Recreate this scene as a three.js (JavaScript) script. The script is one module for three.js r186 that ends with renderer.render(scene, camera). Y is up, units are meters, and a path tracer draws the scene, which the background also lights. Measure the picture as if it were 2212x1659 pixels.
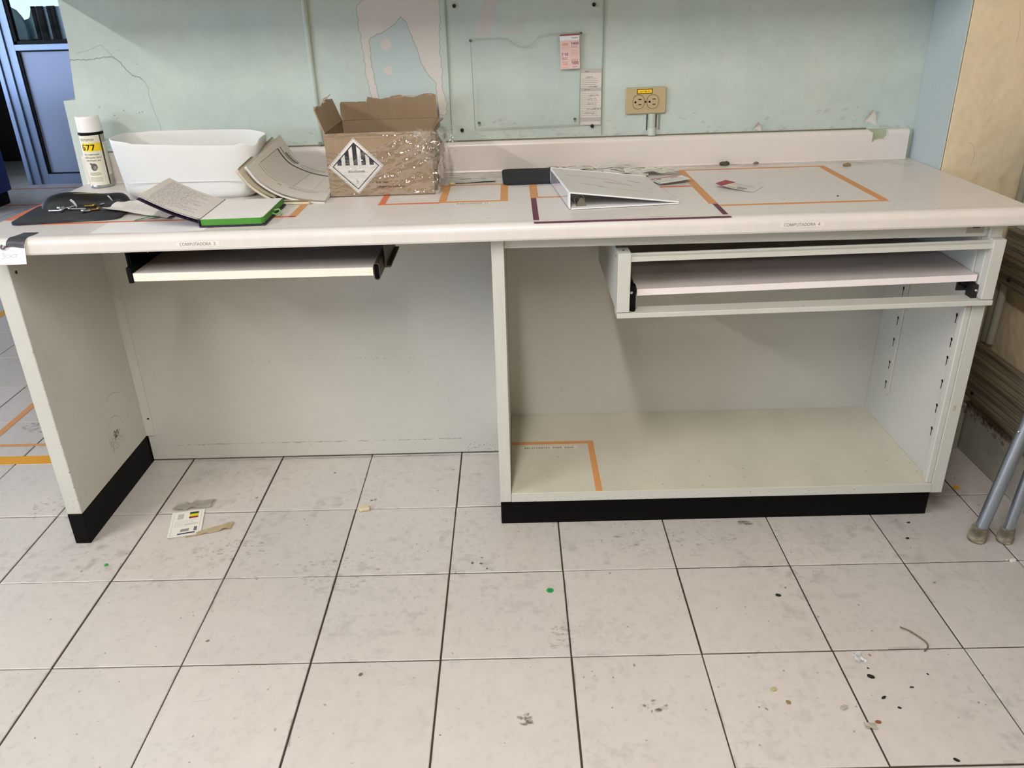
import * as THREE from 'three';
import { RoundedBoxGeometry } from 'three/addons/geometries/RoundedBoxGeometry.js';
import { mergeGeometries } from 'three/addons/utils/BufferGeometryUtils.js';
import { RectAreaLightUniformsLib } from 'three/addons/lights/RectAreaLightUniformsLib.js';
import { Brush, Evaluator, SUBTRACTION } from 'three-bvh-csg';

RectAreaLightUniformsLib.init();
// ---------------------------------------------------------------- camera, sky, exposure
const W = 2212, H = 1659;
const scene = new THREE.Scene();
const camera = new THREE.PerspectiveCamera(2 * Math.atan((H / 2) / 1706.016) * 180 / Math.PI, W / H, 0.05, 60);
camera.position.set(0.19211, 1.38258, 1.06898);
camera.rotation.set(-0.424922, 0.0067033, -0.0276079, 'YXZ');
camera.setViewOffset(W, H, 0, 60.87, W, H);
scene.add(camera);
camera.updateProjectionMatrix();
camera.updateMatrixWorld(true);
scene.background = new THREE.Color().setRGB(0.68, 0.84, 1.12);      // bright overcast daylight outside the windows
scene.backgroundIntensity = 12.0;
const renderer = new THREE.WebGLRenderer({ antialias: true });
renderer.toneMapping = THREE.LinearToneMapping;
renderer.toneMappingExposure = 1.07;
renderer.shadowMap.enabled = true;
const LAMP = { color: new THREE.Color().setRGB(0.995, 0.968, 0.952) };
const lampRows = [[-0.1, 'above the counter', 78], [-2.96, 'nearer the window wall', 116]], lampZ = [0.95, 2.15];   // two rows of tube fittings running away from the counter

// ---------------------------------------------------------------- helpers
let seed = 20241;
const rnd = () => { seed = (seed * 1664525 + 1013904223) >>> 0; return seed / 4294967296; };
const rr = (a, b) => a + (b - a) * rnd();
const V = (x, y, z) => new THREE.Vector3(x, y, z);
const used = new Map();
const numbered = (n) => { const k = used.get(n) ?? 0; used.set(n, k + 1); return k ? n + '_' + String(k).padStart(3, '0') : n; };
function mesh(name, geo, mat, parent) {
  const m = new THREE.Mesh(geo, mat); m.name = parent ? name : numbered(name);
  m.castShadow = m.receiveShadow = true; (parent ?? scene).add(m); return m;
}
function tag(o, label, category, group, kind) {
  o.userData.label = label; o.userData.category = category;
  if (group) o.userData.group = group;
  if (kind) o.userData.kind = kind;
  return o;
}
function thing(name, label, category, pos = [0, 0, 0], turn = 0, group, kind) {
  const g = new THREE.Group(); g.name = numbered(name); g.position.set(...pos); g.rotation.y = turn; scene.add(g);
  return tag(g, label, category, group, kind);
}
const bx = (x0, x1, y0, y1, z0, z1, r = 0.0015) => {
  const w = Math.abs(x1 - x0), h = Math.abs(y1 - y0), d = Math.abs(z1 - z0);
  const g = r > 0 ? new RoundedBoxGeometry(w, h, d, 1, Math.min(r, w / 2.2, h / 2.2, d / 2.2)) : new THREE.BoxGeometry(w, h, d);
  return g.translate((x0 + x1) / 2, (y0 + y1) / 2, (z0 + z1) / 2);
};
function uvm(g, s = 1, ox = 0, oy = 0) {              // uv in metres, by the way each face points
  if (g.index) g = g.toNonIndexed();
  const p = g.attributes.position, n = g.attributes.normal, uv = new Float32Array(p.count * 2);
  for (let i = 0; i < p.count; i++) {
    const ax = Math.abs(n.getX(i)), ay = Math.abs(n.getY(i)), az = Math.abs(n.getZ(i));
    let u, v;
    if (ay >= ax && ay >= az) { u = p.getX(i); v = -p.getZ(i); } else if (az >= ax) { u = p.getX(i); v = p.getY(i); } else { u = p.getZ(i); v = p.getY(i); }
    uv[2 * i] = (u + ox) / s; uv[2 * i + 1] = (v + oy) / s;
  }
  g.setAttribute('uv', new THREE.BufferAttribute(uv, 2)); return g;
}
function uvRect(g, fx, fy) {                          // uv from functions of the position
  const p = g.attributes.position, uv = new Float32Array(p.count * 2);
  for (let i = 0; i < p.count; i++) { uv[2 * i] = fx(p.getX(i), p.getY(i), p.getZ(i)); uv[2 * i + 1] = fy(p.getX(i), p.getY(i), p.getZ(i)); }
  g.setAttribute('uv', new THREE.BufferAttribute(uv, 2)); return g;
}
const shapeOf = (pts) => { const s = new THREE.Shape(); pts.forEach(([x, y], i) => i ? s.lineTo(x, y) : s.moveTo(x, y)); s.closePath(); return s; };
const slab = (ptsXZ, y0, h, bevel = 0) => new THREE.ExtrudeGeometry(shapeOf(ptsXZ.map(([x, z]) => [x, -z])), { depth: h - 2 * bevel, bevelEnabled: bevel > 0, bevelSize: bevel, bevelThickness: bevel, bevelSegments: 2, bevelOffset: -bevel, curveSegments: 8 }).rotateX(-Math.PI / 2).translate(0, y0 + bevel, 0);
const plate = (ptsXY, z0, t, bevel = 0) => new THREE.ExtrudeGeometry(shapeOf(ptsXY), { depth: t - 2 * bevel, bevelEnabled: bevel > 0, bevelSize: bevel, bevelThickness: bevel, bevelSegments: 2, bevelOffset: -bevel }).translate(0, 0, z0 + bevel);
const alongX = (ptsZY, x0, x1) => new THREE.ExtrudeGeometry(shapeOf(ptsZY.map(([z, y]) => [-z, y])), { depth: x1 - x0, bevelEnabled: false }).rotateY(Math.PI / 2).translate(x0, 0, 0);
const roundRect = (w, d, r, n = 5) => { const o = []; for (const [cx, cy, a0] of [[w / 2 - r, d / 2 - r, 0], [-w / 2 + r, d / 2 - r, 90], [-w / 2 + r, -d / 2 + r, 180], [w / 2 - r, -d / 2 + r, 270]]) for (let i = 0; i <= n; i++) { const a = (a0 + 90 * i / n) * Math.PI / 180; o.push([cx + r * Math.cos(a), cy + r * Math.sin(a)]); } return o; };
const tube = (pts, r, seg = 24, rad = 8, closed = false) => new THREE.TubeGeometry(new THREE.CatmullRomCurve3(pts.map((p) => V(...p)), closed, 'centripetal'), seg, r, rad, closed);
const cyl = (r0, r1, h, x, y, z, seg = 24) => new THREE.CylinderGeometry(r1, r0, h, seg).translate(x, y + h / 2, z);
function rod(a, b, r, seg = 14) { const A = V(...a), B = V(...b), d = B.clone().sub(A), g = new THREE.CylinderGeometry(r, r, d.length(), seg); g.applyQuaternion(new THREE.Quaternion().setFromUnitVectors(V(0, 1, 0), d.clone().normalize())); return g.translate(...A.add(B).multiplyScalar(.5).toArray()); }
function grid(nu, nv, fn, thick = 0.0006) {           // a curved sheet with real thickness
  const pos = [], uv = [], idx = [], N = (nu + 1) * (nv + 1), P = [];
  for (let j = 0; j <= nv; j++) for (let i = 0; i <= nu; i++) P.push(fn(i / nu, j / nv));
  const at = (i, j) => P[Math.min(nv, Math.max(0, j)) * (nu + 1) + Math.min(nu, Math.max(0, i))];
  for (const side of [1, -1]) for (let j = 0; j <= nv; j++) for (let i = 0; i <= nu; i++) {
    const du = at(i + 1, j).clone().sub(at(i - 1, j)), dv = at(i, j + 1).clone().sub(at(i, j - 1)), n = du.cross(dv).normalize();
    const p = at(i, j).clone().addScaledVector(n, side * thick / 2); pos.push(p.x, p.y, p.z); uv.push(i / nu, j / nv);
  }
  const w = nu + 1;
  for (let j = 0; j < nv; j++) for (let i = 0; i < nu; i++) { const a = j * w + i; idx.push(a, a + 1, a + w + 1, a, a + w + 1, a + w); const b = a + N; idx.push(b, b + w + 1, b + 1, b, b + w, b + w + 1); }
  const edge = (a, b) => idx.push(a, b + N, b, a, a + N, b + N);
  for (let i = 0; i < nu; i++) { edge(i + 1, i); edge(nv * w + i, nv * w + i + 1); }
  for (let j = 0; j < nv; j++) { edge(j * w, (j + 1) * w); edge((j + 1) * w + nu, j * w + nu); }
  const g = new THREE.BufferGeometry(); g.setAttribute('position', new THREE.Float32BufferAttribute(pos, 3)); g.setAttribute('uv', new THREE.Float32BufferAttribute(uv, 2)); g.setIndex(idx); g.computeVertexNormals(); return g;
}
// value noise on a wrapping lattice
const lat = (() => { let s = 77; const a = new Float32Array(65536); for (let i = 0; i < 65536; i++) { s = (s * 1664525 + 1013904223) >>> 0; a[i] = s / 4294967296; } return a; })();
function vn(x, y, per, o = 0) {
  const xi = Math.floor(x), yi = Math.floor(y); let fx = x - xi, fy = y - yi; fx = fx * fx * (3 - 2 * fx); fy = fy * fy * (3 - 2 * fy);
  const m = (v) => ((v % per) + per) % per, h = (a, b) => lat[(m(a) * 157 + m(b) * 1031 + o * 7919) & 65535];
  const a = h(xi, yi), b = h(xi + 1, yi), c = h(xi, yi + 1), d = h(xi + 1, yi + 1);
  return a + (b - a) * fx + (c - a) * fy + (a - b - c + d) * fx * fy;
}
const fbm = (u, v, per, o, n = 4) => { let s = 0, a = .5, p = per; for (let i = 0; i < n; i++) { s += a * vn(u * p, v * p, p, o + i); a *= .5; p *= 2; } return s / (1 - Math.pow(.5, n)); };
function canvasTex(w, h, draw, srgb = true, repeat = false) {
  const c = document.createElement('canvas'); c.width = w; c.height = h; draw(c.getContext('2d'), w, h);
  const t = new THREE.CanvasTexture(c); if (srgb) t.colorSpace = THREE.SRGBColorSpace; if (repeat) t.wrapS = t.wrapT = THREE.RepeatWrapping; t.anisotropy = 8; return t;
}
function pixelFill(c, w, h, f) { const im = c.createImageData(w, h), d = im.data; for (let y = 0, k = 0; y < h; y++) for (let x = 0; x < w; x++, k += 4) { const [r, g, b] = f(x / w, y / h); d[k] = r; d[k + 1] = g; d[k + 2] = b; d[k + 3] = 255; } c.putImageData(im, 0, 0); }
const std = (color, roughness = .6, extra = {}) => new THREE.MeshStandardMaterial({ color, roughness, ...extra });
const phys = (o) => new THREE.MeshPhysicalMaterial(o);
function scribble(c, x, y, w, size, color, n = 1) {   // an illegible handwritten line
  c.strokeStyle = color; c.lineWidth = n; c.beginPath(); let px = x; c.moveTo(px, y);
  while (px < x + w) { const word = px + rr(18, 60) * size / 10; while (px < word && px < x + w) { px += rr(1.2, 3.4) * size / 10; c.lineTo(px, y + rr(-size / 2, size / 2)); } px += rr(5, 9) * size / 10; c.moveTo(px, y); }
  c.stroke();
}
const lines = (c, x, y, w, n, step, color, lw = 1, jag = .25) => { c.strokeStyle = color; c.lineWidth = lw; for (let i = 0; i < n; i++) { c.beginPath(); let px = x; while (px < x + w * (1 - jag * rnd())) { const e = Math.min(px + rr(4, 22), x + w); c.moveTo(px, y + i * step); c.lineTo(e, y + i * step); px = e + rr(2, 4); } c.stroke(); } };

// ---------------------------------------------------------------- materials
const bumpTex = canvasTex(512, 512, (c, w, h) => pixelFill(c, w, h, (u, v) => { const q = 255 * (.6 * fbm(u, v, 8, 3, 4) + .4 * fbm(u, v, 64, 9, 2)); return [q, q, q]; }), false, true);
const paintTex = canvasTex(1024, 1024, (c, w, h) => {
  pixelFill(c, w, h, (u, v) => { const q = fbm(u, v, 4, 21, 4), s = fbm(u, v, 40, 5, 2); const k = .965 + .05 * q + .012 * (s - .5); return [199 * k, 198 * k, 189 * k]; });
  for (let i = 0; i < 60; i++) { c.fillStyle = `rgba(70,62,50,${rr(.1, .45)})`; c.beginPath(); c.ellipse(rr(0, w), rr(0, h), rr(.6, 2), rr(.6, 3.5), rr(0, 3), 0, 7); c.fill(); }
}, true, true);
const M = {
  paint: std(0xffffff, .42, { map: paintTex }),
  grout: std('#3f342a', .95),
  black: phys({ color: '#050505', roughness: .6, specularIntensity: .3 }),
  blackSoft: std('#17181b', .85, { bumpMap: bumpTex, bumpScale: .0006 }),
  steelDark: std('#2b2a27', .4, { metalness: .8 }),
  zinc: std('#b9bcbf', .3, { metalness: 1 }),
  alu: std('#c3c9d2', .38, { metalness: .55 }),
  orange: std('#d0935a', .55), orangeRed: std('#cf7148', .55), maroon: std('#5f1b39', .5), yellowTape: std('#d99a1e', .55),
  white: std('#eeece8', .55), paper: std('#e9e6df', .85),
  greenWallEdge: std('#b9c3ad', .8),
  dark: std('#1a1815', .8),
  glass: phys({ color: '#ffffff', transmission: 1, thickness: 0, roughness: .01, ior: 1.05 }),
};

// ---------------------------------------------------------------- floor with tiles
const T = 0.3, FX0 = -1.8, FZ0 = -1.5, FS = 3.0;
const floorTex = canvasTex(2048, 2048, (c, w, h) => {
  pixelFill(c, w, h, (u, v) => {
    const cell = lat[(Math.floor(u * 10) * 91 + Math.floor(v * 10) * 577 + 13) & 65535];
    const big = fbm(u, v, 5, 1, 4), fl = fbm(u, v, 100, 11, 4), fl2 = fbm(u, v, 240, 31, 2), st = fbm(u * 1, v, 24, 17, 4), den = fbm(u, v, 11, 41, 4);
    let k = .955 + .05 * (big - .5) + .035 * (cell - .5);
    k -= .34 * Math.max(0, fl - .53) * Math.max(0, den * 2.6 - .75); k += .05 * (fl - .5);
    k -= .16 * Math.max(0, fl2 - .6) * (.2 + 1.6 * den);
    const vein = Math.abs(st - .5); if (vein < .012) k -= .035 * (1 - vein / .012) * Math.max(0, den * 2 - .6);
    const warm = (fbm(u, v, 6, 51, 3) - .5) * 10;
    return [208 * k + warm * .3, 201 * k, 193 * k - warm * .5];
  });
  const P = (x, z) => [(x - FX0) / FS * w, (z - FZ0) / FS * h];
  // grime along the joints, specks and scuffs
  c.lineWidth = 3;
  for (let i = 0; i < 10; i++) for (let s = 0; s < 60; s++) { const g = i * 204.8; c.strokeStyle = `rgba(96,82,66,${rr(.04, .2)})`; const a = rr(0, w), l = rr(8, 50); c.lineWidth = rr(1, 5); c.beginPath(); if (s % 2) { c.moveTo(g + rr(-4, 4), a); c.lineTo(g + rr(-4, 4), a + l); } else { c.moveTo(a, g + rr(-4, 4)); c.lineTo(a + l, g + rr(-4, 4)); } c.stroke(); }
  for (let i = 0; i < 900; i++) { const r = rnd() < .9 ? rr(.6, 1.7) : rr(1.8, 3.6); c.fillStyle = `rgba(${60 + 30 * rnd()},${52 + 24 * rnd()},44,${rr(.25, .85)})`; c.beginPath(); c.ellipse(rr(0, w), rr(0, h), r, r * rr(.5, 1), rr(0, 3), 0, 7); c.fill(); }
  for (let i = 0; i < 230; i++) { const x = rr(0, w), y = rr(0, h); c.strokeStyle = `rgba(110,102,96,${rr(.06, .22)})`; c.lineWidth = rr(.8, 2); c.beginPath(); c.moveTo(x, y); c.quadraticCurveTo(x + rr(-18, 18), y + rr(-8, 8), x + rr(-34, 34), y + rr(-14, 14)); c.stroke(); }
  const smudge = (x, z, rx, rz, n, a) => { const [px, py] = P(x, z); for (let i = 0; i < n; i++) { const t = rnd() * 6.28, q = Math.sqrt(rnd()); c.fillStyle = `rgba(86,76,64,${rr(.1, a)})`; c.beginPath(); c.ellipse(px + Math.cos(t) * q * rx * 683, py + Math.sin(t) * q * rz * 683, rr(1, 6), rr(.8, 3), rr(-.5, .5), 0, 7); c.fill(); } };
  smudge(-1.5, -1.47, .12, .05, 240, .4); smudge(-.62, -.72, .1, .05, 60, .3); smudge(.28, -.36, .03, .04, 26, .35); smudge(.19, -.13, .02, .015, 20, .6); smudge(-.3, -.62, .12, .08, 90, .22);
  smudge(.47, -.16, .025, .02, 16, .6); smudge(.83, -.787, .02, .012, 24, .5); smudge(1.5, -1.12, .1, .05, 200, .6); smudge(-1.2, -.95, .1, .08, 60, .3); smudge(.6, -.72, .2, .05, 60, .25);
}, true, true);
const floorMat = std(0xffffff, .36, { map: floorTex });
const floor = tag(mesh('floor', bx(-9, 2.2, -.12, -.0028, -10.6, 8.2, 0), M.grout), 'pale beige square tiled floor with dark joints under the counter', 'floor', null, 'structure');
{
  function tileGeo(cx, cz) {
    const j = () => rr(-.0009, .0009), g = .0021, x0 = cx + g + j(), x1 = cx + T - g + j(), z0 = cz + g + j(), z1 = cz + T - g + j(), c = .0012, y = rr(-.0004, .0004), yb = -.003;
    const top = [[x0 + c, y, z0 + c], [x1 - c, y, z0 + c], [x1 - c, y, z1 - c], [x0 + c, y, z1 - c]], mid = [[x0, y - c, z0], [x1, y - c, z0], [x1, y - c, z1], [x0, y - c, z1]], bot = mid.map(([a, , b]) => [a, yb, b]);
    const pos = [], quad = (a, b, d, e) => pos.push(...a, ...b, ...d, ...a, ...d, ...e);
    quad(top[0], top[3], top[2], top[1]);
    for (let i = 0; i < 4; i++) { const k = (i + 1) % 4; quad(top[i], top[k], mid[k], mid[i]); quad(mid[i], mid[k], bot[k], bot[i]); }
    const G = new THREE.BufferGeometry(); G.setAttribute('position', new THREE.Float32BufferAttribute(pos, 3)); G.computeVertexNormals();
    return uvRect(G, (x) => (x - FX0) / FS, (x, yy, z) => 1 - (z - FZ0) / FS);
  }
  const cells = [];
  for (let r = -27; r <= 29; r++) for (let q = -29; q <= 6; q++) {
    const cx = q * T, cz = -(r + 1) * T, p = V(cx + T / 2, 0, cz + T / 2).applyMatrix4(camera.matrixWorldInverse.copy(camera.matrixWorld).invert());
    const depth = -p.z, n = p.clone().applyMatrix4(camera.projectionMatrix), wide = T * 1.2 / Math.max(.2, depth) * 2.1;
    let seen = depth > .2 && Math.abs(n.x) < 1 + wide && Math.abs(n.y) < 1 + wide;
    if (cx > -1.2 && cz + T < -1.5) seen = false;                     // behind the green wall
    cells.push({ cx, cz, seen, depth });
  }
  const near = cells.filter((k) => k.seen).sort((a, b) => a.depth - b.depth).slice(0, 300), set = new Set(near), rest = [];
  for (const k of near) mesh('tile', tileGeo(k.cx, k.cz), floorMat, floor);
  for (const k of cells) if (!set.has(k)) rest.push(tileGeo(k.cx, k.cz));
  const field = mesh('tile_field', mergeGeometries(rest), floorMat, floor); field.userData.kind = 'stuff';
  // marking tape on the floor
  const ft = (x0, x1, z0, z1, m) => mesh('floor_tape', bx(x0, x1, .0006, .0011, z0, z1, 0), m, floor);
  ft(-2.4, -1.12, -1.337, -1.322, M.orange); ft(-2.4, -1.12, -1.254, -1.203, M.yellowTape); ft(-1.69, -1.664, -2.68, -1.337, M.orange); ft(-2.415, -2.375, -4.2, -2.4, M.yellowTape);
  ft(-5, -1.6, -5.72, -5.69, M.orangeRed); ft(-5, -1.6, -5.1, -5.07, M.orangeRed);
}

// ---------------------------------------------------------------- room shell
const WZ = -1.38;                                                     // face of the green wall
const WX0 = -1.15, WX1 = 1.42, WY0 = .86, WY1 = 1.5;
const wallTex = canvasTex(2048, 512, (c, w, h) => {
  const X = (x) => (x - WX0) / (WX1 - WX0) * w, Y = (y) => (WY1 - y) / (WY1 - WY0) * h, S = w / (WX1 - WX0);
  pixelFill(c, w, h, (u, v) => {
    const a = fbm(u * 4, v, 8, 61, 4), b = fbm(u * 4, v, 40, 71, 3), k = .97 + .06 * (a - .5) + .03 * (b - .5), bl = 5 * (fbm(u * 4, v, 4, 81, 3) - .5);
    return [194 * k - bl, 206 * k, 196 * k + bl * 1.6];
  });
  // jagged patch of bared plaster with an island of old paint in it
  const jag = (pts, amp, step = 6) => { const o = []; for (let i = 0; i < pts.length; i++) { const [x0, y0] = pts[i], [x1, y1] = pts[(i + 1) % pts.length], L = Math.hypot(x1 - x0, y1 - y0), n = Math.max(1, Math.round(L / step)); for (let k = 0; k < n; k++) o.push([x0 + (x1 - x0) * k / n + rr(-amp, amp), y0 + (y1 - y0) * k / n + rr(-amp, amp)]); } return o; };
  const poly = (pts, fill, edge) => { c.beginPath(); pts.forEach(([x, y], i) => i ? c.lineTo(x, y) : c.moveTo(x, y)); c.closePath(); c.fillStyle = fill; c.fill(); if (edge) { c.strokeStyle = edge; c.lineWidth = 1.2; c.stroke(); } };
  const m = (p) => p.map(([x, y]) => [X(x), Y(y)]);
  const cream = '#cfc9c0', island = '#b9c6c1';
  poly(jag(m([[-.22, 1.388], [-.24, 1.37], [-.237, 1.317], [-.2285, 1.204], [-.222, 1.133], [-.21, 1.07], [.0, 1.07], [.004, 1.1], [-.008, 1.14], [-.006, 1.2], [-.01, 1.25], [-.004, 1.32], [.0, 1.44], [-.2, 1.44]]), 2.2, 5), cream, 'rgba(110,118,110,.55)');
  poly(jag(m([[-.211, 1.285], [-.19, 1.295], [-.155, 1.31], [-.128, 1.33], [-.1155, 1.344], [-.098, 1.325], [-.088, 1.29], [-.074, 1.252], [-.062, 1.21], [-.048, 1.185], [-.027, 1.162], [-.024, 1.07], [-.195, 1.07], [-.2, 1.15], [-.206, 1.18], [-.209, 1.225]]), 1.6, 6), island, 'rgba(105,110,104,.6)');
  for (const [x, y, r] of [[-.163, 1.271, .0155], [-.1632, 1.199, .0122]]) poly(jag(Array.from({ length: 16 }, (_, i) => [X(x) + r * S * Math.cos(i * .3927), Y(y) + r * 1.05 * S * Math.sin(i * .3927)]), .8, 4), cream);
  // pinkish bared streaks behind the acrylic sheet
  poly(m([[.098, 1.285], [.112, 1.35], [.142, 1.42], [.17, 1.42], [.15, 1.33], [.137, 1.285]]), 'rgba(203,186,183,.7)');
  poly(m([[.16, 1.29], [.2, 1.326], [.24, 1.33], [.235, 1.285]]), 'rgba(194,190,186,.5)');
  // crack at the left end
  c.strokeStyle = 'rgba(70,72,62,.75)'; c.lineWidth = 1.2; c.beginPath();
  [[-1.115, 1.228], [-1.0885, 1.2335], [-1.083, 1.252], [-1.065, 1.252], [-1.03, 1.2505], [-.99, 1.256], [-.958, 1.257], [-.942, 1.245], [-.925, 1.22], [-.912, 1.205], [-.893, 1.199], [-.884, 1.193]].forEach(([x, y], i, A) => { if (!i) { c.moveTo(X(x), Y(y)); return; } const [px, py] = A[i - 1]; for (let q = 1; q <= 5; q++) c.lineTo(X(px + (x - px) * q / 5) + rr(-1.3, 1.3), Y(py + (y - py) * q / 5) + rr(-1.3, 1.3)); }); c.stroke();
  c.strokeStyle = 'rgba(80,82,70,.4)'; c.lineWidth = 1.1; c.beginPath(); [[-.884, 1.193], [-.872, 1.17], [-.877, 1.15], [-.874, 1.12], [-.868, 1.09], [-.862, 1.06], [-.86, 1.03]].forEach(([x, y], i) => i ? c.lineTo(X(x) + rr(-2, 2), Y(y)) : c.moveTo(X(x), Y(y))); c.stroke();
  c.strokeStyle = 'rgba(90,94,82,.35)'; c.beginPath(); [[-1.06, 1.27], [-1.03, 1.275], [-.985, 1.29], [-.96, 1.262], [-.95, 1.25]].forEach(([x, y], i) => i ? c.lineTo(X(x), Y(y)) : c.moveTo(X(x), Y(y))); c.stroke();
  // scuffs and grime above the backsplash
  for (let i = 0; i < 260; i++) { const x = rr(-1.1, 1.4), y = 1.0 + Math.pow(rnd(), 3) * .06; c.fillStyle = `rgba(96,94,80,${rr(.04, .16)})`; c.beginPath(); c.ellipse(X(x), Y(y), rr(1, 9), rr(.8, 3.4), rr(-.5, .5), 0, 7); c.fill(); }
  for (let i = 0; i < 90; i++) { c.fillStyle = `rgba(80,82,72,${rr(.12, .36)})`; c.beginPath(); c.ellipse(X(rr(-1.1, 1.4)), Y(rr(1.0, 1.4)), rr(.5, 1.4), rr(.5, 1.4), 0, 0, 7); c.fill(); }
  for (const [x, y] of [[-1.03, 1.118], [-.96, 1.108], [-.915, 1.1], [-.925, 1.098], [-.905, 1.102], [-.985, 1.085], [-.99, 1.094]]) { c.fillStyle = 'rgba(96,78,58,.6)'; c.beginPath(); c.ellipse(X(x), Y(y), rr(1.2, 2.6), rr(.8, 1.5), 0, 0, 7); c.fill(); }
  // dark chases cut round the conduit below the socket
  c.fillStyle = '#3a3833'; for (const x of [.6005, .6275]) c.fillRect(X(x) - 2, Y(1.056), 3.4, Y(1.01) - Y(1.056)); c.fillStyle = '#8f938a'; c.fillRect(X(.633), Y(1.056), 6, Y(1.01) - Y(1.056));
});
wallTex.wrapS = wallTex.wrapT = THREE.MirroredRepeatWrapping;
const wallMat = std(0xffffff, .62, { map: wallTex, bumpMap: bumpTex, bumpScale: .0008 });
{
  const g = plate([[-1.148, -.001], [1.66, -.001], [1.66, 2.8], [-1.078, 2.8], [-1.078, 1.3], [-1.096, 1.141], [-1.132, 1.139], [-1.136, .9]].reverse(), WZ - .14, .14);
  const uv = (p) => uvRect(p, (x) => (x - WX0) / (WX1 - WX0), (x, y) => (y - WY0) / (WY1 - WY0));
  tag(mesh('wall_back', uv(g), wallMat), 'green painted plaster wall with cracks and a peeled patch behind the counter', 'wall', null, 'structure');
}
const blueMat = std('#b4c0be', .6, { bumpMap: bumpTex, bumpScale: .001 });
const tanTex = canvasTex(1024, 1024, (c, w, h) => { pixelFill(c, w, h, (u, v) => { const a = fbm(u, v, 4, 91, 5), b = fbm(u, v, 60, 7, 2), k = .96 + .09 * (a - .5) + .03 * (b - .5); return [224 * k, 206 * k, 172 * k]; }); for (let i = 0; i < 26; i++) { c.strokeStyle = `rgba(150,128,92,${rr(.1, .35)})`; c.lineWidth = rr(1, 4); c.beginPath(); const x = rr(0, w), y = rr(0, h); c.moveTo(x, y); c.bezierCurveTo(x + rr(-50, 50), y + rr(-30, 60), x + rr(-60, 60), y + rr(0, 90), x + rr(-40, 60), y + rr(10, 130)); c.stroke(); } }, true, true);
const tanBump = canvasTex(512, 512, (c, w, h) => pixelFill(c, w, h, (u, v) => { const q = 255 * (.75 * fbm(u, v, 5, 33, 3) + .25 * fbm(u, v, 30, 35, 2)); return [q, q, q]; }), false, true);
const tanMat = std(0xffffff, .62, { map: tanTex, bumpMap: tanBump, bumpScale: .012 });
{
  const pier = thing('wall_pier', 'short wall pier at the right end of the counter, blue side and tan front', 'wall', [0, 0, 0], 0, null, 'structure');
  pier.name = 'wall_right_pier';
  mesh('blue_side', bx(1.404, 1.42, 0, 2.8, WZ, -1.184, .003), blueMat, pier);
  mesh('tan_front', uvm(bx(1.405, 1.652, 0, 2.8, -1.2, -1.178, .004), .8), tanMat, pier);
  mesh('core', bx(1.42, 1.652, 0, 2.8, WZ, -1.2, 0), tanMat, pier);
  tag(mesh('wall_right', uvm(bx(1.65, 1.8, 0, 2.8, -10.4, 8, 0), .8), tanMat), 'tan plastered wall at the right of the counter', 'wall', null, 'structure');
  const skirt = std('#ffffff', .45, { map: canvasTex(256, 64, (c, w, h) => { pixelFill(c, w, h, (u, v) => { const k = .9 + .2 * (fbm(u, v, 6, 2, 3) - .5); return [178 * k, 172 * k, 158 * k]; }); for (let i = 0; i < 80; i++) { c.fillStyle = `rgba(80,58,36,${rr(.1, .6)})`; c.beginPath(); c.ellipse(rr(0, w), rr(0, 12), rr(1, 8), rr(1, 4), 0, 0, 7); c.fill(); } }) });
  const bs = thing('baseboard_right', 'grey stone skirting tiles along the foot of the tan wall', 'skirting', [0, 0, 0], 0, null, 'structure');
  for (let i = 0; i < 8; i++) { const z0 = -1.172 + i * .33; mesh('skirting_tile', bx(1.634, 1.65, .001, .165, z0, z0 + .326, .003), skirt, bs); }
  mesh('skirting_tile', bx(1.41, 1.63, .001, .165, -1.178, -1.163, .003), skirt, bs);
}
const plain = std('#8f918a', .8), cool = std('#9fa8ad', .8);
tag(mesh('ceiling', bx(-9, 2.2, 2.8, 2.92, -10.6, 8.2, 0), std('#96948d', .9)), 'flat white ceiling', 'ceiling', null, 'structure');
tag(mesh('wall_front', bx(-5.2, 1.8, 0, 2.8, 7.9, 8.05, 0), plain), 'plain wall behind the camera', 'wall', null, 'structure');
{ // left wall with a row of daylight windows
  const w = thing('wall_left', 'left room wall with a wide window band', 'wall', [0, 0, 0], 0, null, 'structure');
  for (const [y0, y1, z0, z1] of [[0, .25, -5.9, -2.4], [2.65, 2.8, -5.9, -2.4], [.25, 2.65, -5.9, -5.7], [0, 2.8, -2.4, .6], [0, .85, .6, 3.1], [2.5, 2.8, .6, 3.1], [0, 2.8, 3.1, 8]]) mesh('wall_part', bx(-5.15, -5, y0, y1, z0, z1, 0), plain, w);
  const win = thing('window_1', 'tall aluminium window in the left wall beside the doorway', 'window', [0, 0, 0], 0, null, 'structure');
  for (const z of [-5.68, -4.6, -3.5, -2.42]) mesh('mullion', bx(-5.1, -5.04, .25, 2.65, z - .025, z + .025), M.alu, win);
  for (const y of [.275, 1.2, 2.625]) mesh('window_rail', bx(-5.1, -5.04, y - .025, y + .025, -5.7, -2.4), M.alu, win);
  const win3 = thing('window_3', 'wide aluminium window in the left wall level with the camera', 'window', [0, 0, 0], 0, null, 'structure');
  for (const z of [.625, 1.45, 2.25, 3.075]) mesh('mullion', bx(-5.1, -5.04, .85, 2.5, z - .025, z + .025), M.alu, win3);
  for (const y of [.875, 2.475]) mesh('window_rail', bx(-5.1, -5.04, y - .025, y + .025, .6, 3.1), M.alu, win3);
}
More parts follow.
